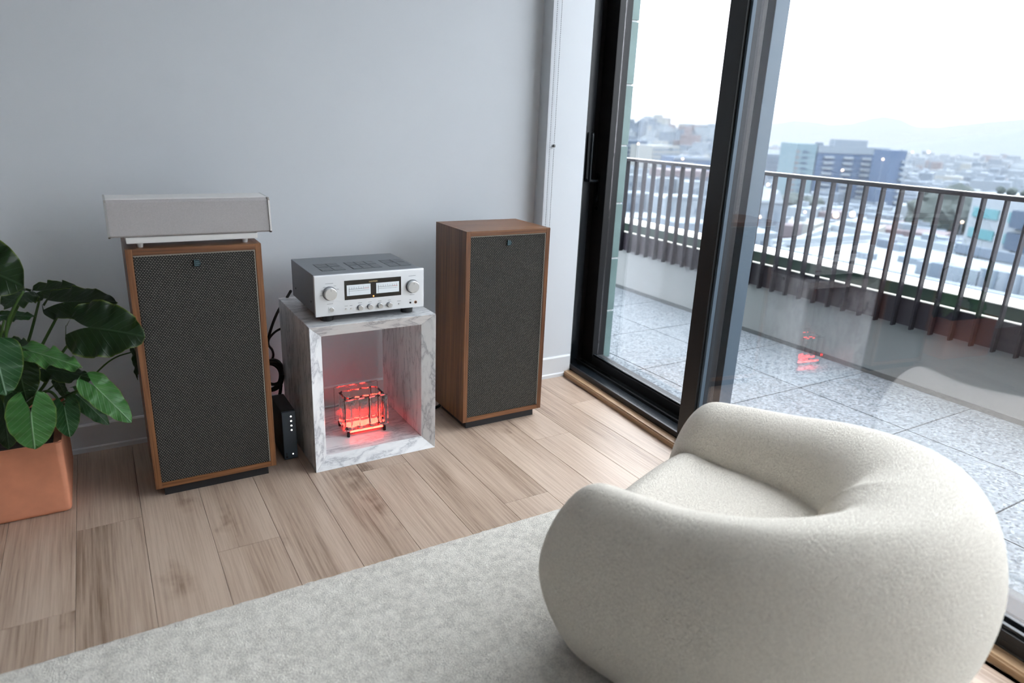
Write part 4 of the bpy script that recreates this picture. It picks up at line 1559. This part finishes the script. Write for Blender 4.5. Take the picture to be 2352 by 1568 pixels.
def scatter(name, count, dlo, dhi, label, seed, zfun, size):
    rr = random.Random(seed)
    bm = bmesh.new()
    for k in range(count):
        d = dlo * (dhi / dlo) ** rr.random()
        px = 1330 + 1130 * rr.random()
        p = at_d(px, 311, d)
        a = az + rr.choice((0.3, 0.3 + math.pi / 2)) + rr.uniform(-0.05, 0.05)
        ux, uy = Vector((math.cos(a), -math.sin(a), 0)), Vector((math.sin(a), math.cos(a), 0))
        w, dp, h = rr.uniform(*size) * rr.choice((0.7, 1, 1.6)), rr.uniform(*size), rr.uniform(6, 14) * rr.choice((1, 1, 1.4))
        z0 = zfun(px, d)
        if z0 is None:
            continue
        mi = rr.choice((0, 0, 0, 1, 1, 1, 1, 2, 2, 2, 2, 4, 1, 2, 3))
        P0 = Vector((p.x, p.y, z0 - 3))
        bx(bm, P0, ux, uy, w, dp, 0, h + 3, mi)
        # window band and roof hut as real relief
        if d < 900:
            for q_ in range(2):
                bx(bm, P0 - uy * 0.25 + ux * (w * 0.08), ux, uy, w * 0.84, 0.3, 4 + q_ * 3.2, 5.5 + q_ * 3.2, 5)
            bx(bm, P0 + ux * (w * 0.3) + uy * (dp * 0.3), ux, uy, w * 0.25, dp * 0.3, h + 3, h + 5, 1)
    o = from_bm(name, bm, None)
    for m_ in ('city_white', 'city_pale', 'city_grey', 'city_brick', 'city_cream', 'city_glass'):
        o.data.materials.append(MATS[m_])
    tag(o, label, 'houses', kind='stuff')


def plain_z(px, d):
    return GZ


def hill_z(px, d):
    # houses sit on the lower and middle flank of the near hill
    f = (d - 780) / 520
    if px > 1720 or f > 0.9 or f < 0:
        return None
    ry = 283 + max(0, px - 1520) * 0.2
    top = at_d(px, ry, 1300).z
    return GZ + (top - GZ) * (f * f * (3 - 2 * f)) - 1


scatter('city_blocks', 1500, 215, 2600, 'countless small pale houses spread over the hazy city plain', 3, plain_z, (9, 20))
scatter('hillside_houses', 700, 800, 1240, 'countless tiny houses covering the built-up hillside', 5, hill_z, (9, 18))


class Bld:
    """a building whose front runs between two sight lines"""
    def __init__(s, name, label, pxa, pya, Da, pxb, Db, depth, mat, zbase=GZ, group=None):
        A, B = at_d(pxa, pya, Da), at_d(pxb, pya, Db)
        s.top = A.z - zbase
        A = Vector((A.x, A.y, zbase))
        B = Vector((B.x, B.y, zbase))
        s.w = (B - A).length
        ang = math.atan2(B.y - A.y, B.x - A.x)
        s.o = empty(name, A, ang)
        tag(s.o, label, 'building', group)
        s.depth = depth
        s.mat = mat
        box('walls', (0, 0, 0), (s.w, depth, s.top), mat, s.o)

    def b(s, name, x0, x1, z0, z1, mat, y0=-0.5, y1=0.2):
        return box(name, (x0 * s.w, y0, z0), (x1 * s.w, y1, z1), mat, s.o)


# slab tower with balcony stacks
T = Bld('apartment_tower', 'dark blue slab tower with pale balcony stacks rising behind the railing', 1880, 336, 420, 2045, 432, 16, 'city_haze_blue')
for x0, x1 in ((0.10, 0.24), (0.38, 0.51), (0.64, 0.76), (0.88, 1.0)):
    for f in range(14):
        z = T.top - 6 - f * 2.9
        if z > 1:
            sl = T.b('balcony', x0, x1, z, z + 1.25, 'city_white', -1.3, 0.0)
T.b('roof_band', 0.0, 1.0, T.top - 3.2, T.top + 0.6, 'city_pale', -0.3, 1.0)
T.b('plant_room', 0.25, 0.72, T.top, T.top + 4.0, 'city_pale', 4, 12)
T.b('plant_room', 0.02, 0.10, T.top, T.top + 2.0, 'city_grey', 4, 9)
E_ = Bld('apartment_block', 'teal-grey end block joined to the left of the dark slab tower', 1832, 329, 414, 1879, 419, 20, 'city_teal')
for f in range(14):
    z = E_.top - 5 - f * 2.9
    if z > 1:
        E_.b('window', 0.30, 0.62, z, z + 1.3, 'city_glass', -0.15, 0.1)
        E_.b('spandrel', 0.0, 0.18, z, z + 1.3, 'city_brick', -0.15, 0.1)
N_ = Bld('apartment_wing', 'dark blue narrow wing at the right end of the slab tower', 2050, 345, 405, 2085, 410, 14, 'city_haze_blue')
for f in range(13):
    z = N_.top - 6 - f * 2.9
    if z > 1:
        N_.b('balcony', 0.72, 1.12, z, z + 1.25, 'city_white', -1.0, 0.0)

Mb = Bld('office_block', 'plain grey-blue office block behind the railing left of the tower', 1728, 352, 720, 1800, 740, 40, 'city_grey')
for f in range(8):
    Mb.b('window_band', 0.04, 0.96, Mb.top - 5 - f * 4, Mb.top - 3.2 - f * 4, 'city_glass')
Mb = Bld('office_block', 'tall pale blue block at the left edge of the door view', 1425, 322, 640, 1488, 650, 30, 'city_glass')
for f in range(9):
    Mb.b('window_band', 0.05, 0.95, Mb.top - 5 - f * 4, Mb.top - 3.4 - f * 4, 'city_pale')
Mb = Bld('long_block', 'low cream block below the hillside in the door view', 1498, 334, 620, 1562, 650, 24, 'city_cream')
for f in range(3):
    Mb.b('window_band', 0.05, 0.95, Mb.top - 4 - f * 4, Mb.top - 2.4 - f * 4, 'city_grey')
Mb = Bld('long_block', 'low blue-grey block just above the railing in the door view', 1548, 361, 560, 1640, 575, 24, 'city_haze_blue')
Mb.b('roof_band', 0, 1, Mb.top - 1.5, Mb.top + 0.4, 'city_pale')
for f in range(2):
    Mb.b('window_band', 0.05, 0.5, Mb.top - 5 - f * 4, Mb.top - 3.6 - f * 4, 'city_cream')
Mb = Bld('brick_block', 'dull red brick block behind the balcony bars in the door view', 1518, 390, 380, 1640, 390, 20, 'city_brick')
for k in range(9):
    Mb.b('window', 0.04 + k * 0.105, 0.10 + k * 0.105, Mb.top - 6, Mb.top - 3, 'city_glass')
# white house rows low in the door view
for i, (pa, py, D1, pb, D2, lab) in enumerate(((1445, 405, 300, 1500, 305, 'white block, upper left of the pale rows behind the bars'), (1508, 412, 290, 1585, 296, 'white block, upper middle of the pale rows behind the bars'),
                                               (1590, 420, 280, 1640, 284, 'white block, upper right of the pale rows behind the bars'), (1440, 448, 215, 1520, 220, 'white block, lower left of the pale rows behind the bars'),
                                               (1530, 456, 205, 1640, 212, 'white block, lower right of the pale rows behind the bars'))):
    Hb = Bld('white_block', lab, pa, py, D1, pb, D2, 14, ('city_white', 'city_pale')[i % 2])
    for f in range(4):
        for k in range(5):
            Hb.b('window', 0.06 + k * 0.19, 0.14 + k * 0.19, Hb.top - 4.2 - f * 3.2, Hb.top - 2.4 - f * 3.2, 'city_grey', -0.2, 0.1)
    Hb.b('roof_edge', -0.01, 1.01, Hb.top, Hb.top + 0.7, 'city_white', -0.3, 0.4)

# gabled pale house right of the mullion
G_ = Bld('gabled_house', 'pale house with tall windows and a gable right of the mullion', 1700, 462, 215, 1800, 222, 12, 'city_pale')
for k in range(5):
    G_.b('window', 0.08 + k * 0.19, 0.15 + k * 0.19, G_.top - 6.5, G_.top - 2.8, 'city_grey', -0.2, 0.1)
G_.b('cornice', -0.02, 1.02, G_.top - 0.3, G_.top + 0.5, 'roof_white', -0.5, 0.5)
w_ = G_.w
mesh('gable', [(w_ * 0.68, -0.4, G_.top), (w_ * 1.0, -0.4, G_.top), (w_ * 0.84, -0.4, G_.top + 3.5), (w_ * 0.68, 8, G_.top), (w_ * 1.0, 8, G_.top), (w_ * 0.84, 8, G_.top + 3.5)],
     [(0, 1, 2), (5, 4, 3), (0, 2, 5, 3), (1, 4, 5, 2), (0, 3, 4, 1)], 'roof_white', G_.o)
G2 = Bld('low_house', 'small pale house just above the parapet right of the mullion', 1700, 535, 150, 1790, 155, 9, 'city_white')
for k in range(4):
    G2.b('window', 0.10 + k * 0.23, 0.22 + k * 0.23, G2.top - 3.6, G2.top - 1.6, 'city_grey', -0.2, 0.1)
G3 = Bld('low_house', 'small pale house above the parapet in the door view', 1430, 500, 160, 1540, 166, 9, 'city_white')
for k in range(5):
    G3.b('window', 0.08 + k * 0.19, 0.16 + k * 0.19, G3.top - 4.0, G3.top - 2.0, 'city_glass', -0.2, 0.1)
G4 = Bld('low_house', 'small pale house beside the mullion in the door view', 1552, 512, 150, 1640, 154, 9, 'city_pale')
for k in range(4):
    G4.b('window', 0.08 + k * 0.24, 0.2 + k * 0.24, G4.top - 4.0, G4.top - 2.0, 'city_glass', -0.2, 0.1)

# white building with teal windows at the right edge
Wb = Bld('white_office', 'white building with teal windows at the right edge behind the bars', 2238, 440, 150, 2420, 138, 18, 'roof_white')
for f, mt in enumerate(('city_aqua', 'city_aqua', 'city_brown', 'city_aqua', 'city_aqua', 'city_aqua')):
    z = Wb.top - 4.2 - f * 3.6
    if z > 0.5:
        Wb.b('window', 0.06, 0.42, z, z + 1.7, mt, -0.2, 0.1)
        Wb.b('window', 0.56, 0.66, z, z + 1.7, mt, -0.2, 0.1)
        Wb.b('glass_bay', 0.66, 1.0, z - 0.6, z + 2.2, 'city_glass', -1.2, 0.1)
for k in range(5):
    p = Vector((Wb.w * (0.22 + 0.15 * k), 2.0, Wb.top))
    bm = bmesh.new()
    bmesh.ops.create_icosphere(bm, subdivisions=2, radius=(0.7, 0.9, 0.6, 1.1, 0.8)[k])
    for v in bm.verts:
        v.co *= 1 + 0.35 * mnoise.noise(v.co * 2 + Vector((k, 0, 0)))
        v.co.z = v.co.z * (1.0, 0.8, 0.8, 2.2, 0.9)[k] + 0.6
    from_bm('roof_shrub', bm, 'city_tree', Wb.o, loc=p)

# big flat white roof close below the balcony
zr = -14.0
Rf = empty('flat_roof_building', at_z(1775, 572, zr).xy.to_3d() + Vector((0, 0, GZ)))
tag(Rf, 'large low building with a flat white roof and parapets below the balcony', 'building')
oR = Vector(Rf.location)
P1, P2, P3, P4 = at_z(1770, 572, zr), at_z(2480, 722, zr), at_z(2480, 628, zr), at_z(1905, 524, zr)


def poly(nm, pts, z0, z1, mat):
    n = len(pts)
    V = [Vector((p.x, p.y, z)) - oR for z in (z0, z1) for p in pts]
    return mesh(nm, V, [tuple(range(n))[::-1], tuple(range(n, 2 * n))] + [(k, (k + 1) % n, n + (k + 1) % n, n + k) for k in range(n)], mat, Rf)


poly('walls', [P1, P2, P3, P4], GZ, zr - 0.6, 'city_pale')
poly('roof_deck', [P1.lerp(P3, 0.01), P2.lerp(P4, 0.01), P3.lerp(P1, 0.01), P4.lerp(P2, 0.01)], zr - 0.6, zr - 0.3, 'roof_white')


def bar(nm, a, b_, w, z0, z1, mat):
    d_ = (b_ - a).normalized()
    s_ = Vector((-d_.y, d_.x, 0)) * w
    poly(nm, [a, b_, b_ + s_, a + s_], z0, z1, mat)


bar('parapet', P1, P2, 0.6, zr - 0.6, zr + 0.5, 'roof_white')
bar('parapet', P2, P3, 0.6, zr - 0.6, zr + 0.5, 'roof_white')
bar('parapet', P3, P4, 0.6, zr - 0.6, zr + 0.8, 'roof_white')
bar('parapet', P4, P1, 0.6, zr - 0.6, zr + 0.5, 'roof_white')
a_, b2 = at_z(1775, 566, zr), at_z(2000, 551, zr)
bar('parapet', a_, b2, 0.7, zr, zr + 0.9, 'roof_white')
a_, b2 = at_z(2190, 578, zr), at_z(2480, 636, zr)
bar('louvre_screen', a_, b2, 0.4, zr, zr + 1.3, 'city_grey')
k_ = empty('pipe_rack', (0, 0, 0))
bpy.data.objects.remove(k_)
for i, (px, py, w1, d1, h1, mt, nm) in enumerate(((2240, 668, 14, 3.2, 2.6, 'city_pale', 'duct_housing'), (2130, 640, 3.0, 2.4, 2.0, 'city_grey', 'air_unit'), (2165, 652, 3.4, 2.6, 2.2, 'city_pale', 'air_unit'),
                                                  (2100, 628, 2.4, 2.0, 1.6, 'city_pale', 'air_unit'), (2200, 648, 2.6, 2.2, 1.9, 'city_grey', 'air_unit'), (2010, 566, 2.2, 1.8, 1.2, 'city_grey', 'air_unit'),
                                                  (2045, 574, 1.6, 1.4, 1.0, 'city_pale', 'air_unit'), (1960, 590, 2.4, 1.6, 0.8, 'city_pale', 'skylight'), (2060, 600, 2.6, 1.6, 0.8, 'city_pale', 'skylight'))):
    p = at_z(px, py, zr - 0.3)
    d_ = (P2 - P1).normalized()
    s_ = Vector((-d_.y, d_.x, 0))
    poly(nm, [p, p + d_ * w1, p + d_ * w1 + s_ * d1, p + s_ * d1], zr - 0.3, zr - 0.3 + h1, mt)
    if nm == 'duct_housing':
        for k in range(12):
            a2 = p + d_ * (w1 * (k + 0.3) / 12) - s_ * 0.12
            poly('rib', [a2, a2 + d_ * 0.25, a2 + d_ * 0.25 + s_ * 0.14, a2 + s_ * 0.14], zr - 0.3, zr - 0.3 + h1, 'city_grey')

# grey-green trees in the middle of the city
tr = random.Random(11)
for i, (px, py, r_) in enumerate(((2150, 500, 10), (2185, 490, 13), (2225, 505, 11), (2205, 520, 9), (2165, 525, 8), (2245, 525, 8), (1815, 470, 7), (1860, 470, 6))):
    p = at_d(px, py, 300 + 6 * i)
    t_ = empty('park_tree', (p.x, p.y, GZ))
    tag(t_, 'hazy grey-green tree crown among the city blocks behind the bars', 'tree', 'city trees behind the bars')
    hgt = max(6.0, p.z - GZ)
    tube('trunk', [(0, 0, 0), (0.2, 0, hgt * 0.5), (0, 0, hgt)], 0.6, 'city_brown', t_, n=6, steps=4)
    bm = bmesh.new()
    bmesh.ops.create_icosphere(bm, subdivisions=3, radius=r_)
    for v in bm.verts:
        v.co *= 1 + 0.35 * mnoise.noise(v.co * 0.25 + Vector((i * 7, 0, 0))) + 0.15 * mnoise.noise(v.co * 0.8)
        v.co.z *= 0.75
    from_bm('crown', bm, 'city_tree', t_, loc=(0, 0, hgt))

# a few lit street lamps, soft dots in the haze
LAMPS = ((1764, 424, 260, 0.45, 'lamp dot behind the bars just right of the mullion'), (1935, 391, 300, 0.4, 'lamp dot on the dark slab tower front'),
         (1849, 487, 230, 0.35, 'lamp dot below the teal-grey end block'), (1920, 494, 225, 0.8, 'left of the two large pale lamp globes behind the bars'),
         (1958, 492, 228, 0.8, 'right of the two large pale lamp globes behind the bars'), (2028, 366, 380, 0.5, 'reddish lamp dot near the top of the slab tower'),
         (2133, 349, 500, 0.7, 'right lamp dot just past the slab tower roof'), (2096, 349, 500, 0.5, 'left lamp dot just past the slab tower roof'),
         (1466, 330, 560, 0.7, 'warm lamp dot on the tall block in the door view'), (2210, 510, 220, 0.35, 'lamp dot among the grey-green trees'),
         (1727, 494, 212, 0.4, 'left lamp dot under the gabled house'), (1745, 498, 212, 0.4, 'right lamp dot under the gabled house'),
         (1568, 365, 540, 0.8, 'warm lamp dot above the railing in the door view'))
for px, py, D_, r_, lab in LAMPS:
    p = at_d(px, py, D_)
    l_ = empty('street_lamp', (p.x, p.y, GZ))
    tag(l_, lab, 'lamp', 'lit lamps of the city')
    tube('post', [(0, 0, 0), (0, 0, p.z - GZ)], 0.08, 'city_grey', l_, n=6, steps=2)
    bm = bmesh.new()
    bmesh.ops.create_icosphere(bm, subdivisions=2, radius=r_)
    from_bm('globe', bm, 'lamp_far', l_, loc=(0, 0, p.z - GZ))

# ---- haze lying over the city plain
hz = bpy.data.materials.new('haze')
hz.use_nodes = True
hn = hz.node_tree
hn.nodes.clear()
ho = nd(hn, 'ShaderNodeOutputMaterial')
hs = nd(hn, 'ShaderNodeVolumeScatter')
hs.inputs['Color'].default_value = (0.93, 0.975, 1.02, 1)
hs.inputs['Density'].default_value = 0.34 / 3900.0
ha = nd(hn, 'ShaderNodeVolumeAbsorption')
ha.inputs['Color'].default_value = (0.0, 0.0, 0.0, 1)
ha.inputs['Density'].default_value = 0.66 / 3900.0
hd_ = nd(hn, 'ShaderNodeAddShader')
hn.links.new(hs.outputs[0], hd_.inputs[0])
hn.links.new(ha.outputs[0], hd_.inputs[1])
hn.links.new(hd_.outputs[0], ho.inputs['Volume'])
MATS['haze'] = hz
V = []
for d, wdt, z0, z1 in ((130, 110, GZ - 2, -9.0), (7300, 5000, GZ - 2, 245.0)):
    V += [FA * d + SA * (s * wdt) + Vector((0, 0, z)) for z in (z0, z1) for s in (-1, 1)]
hzo = mesh('city_haze', V, [(0, 1, 3, 2), (4, 6, 7, 5), (0, 4, 5, 1), (2, 3, 7, 6), (0, 2, 6, 4), (1, 5, 7, 3)], 'haze')
tag(hzo, 'pale blue morning haze lying over the city and hills', 'haze', kind='stuff')
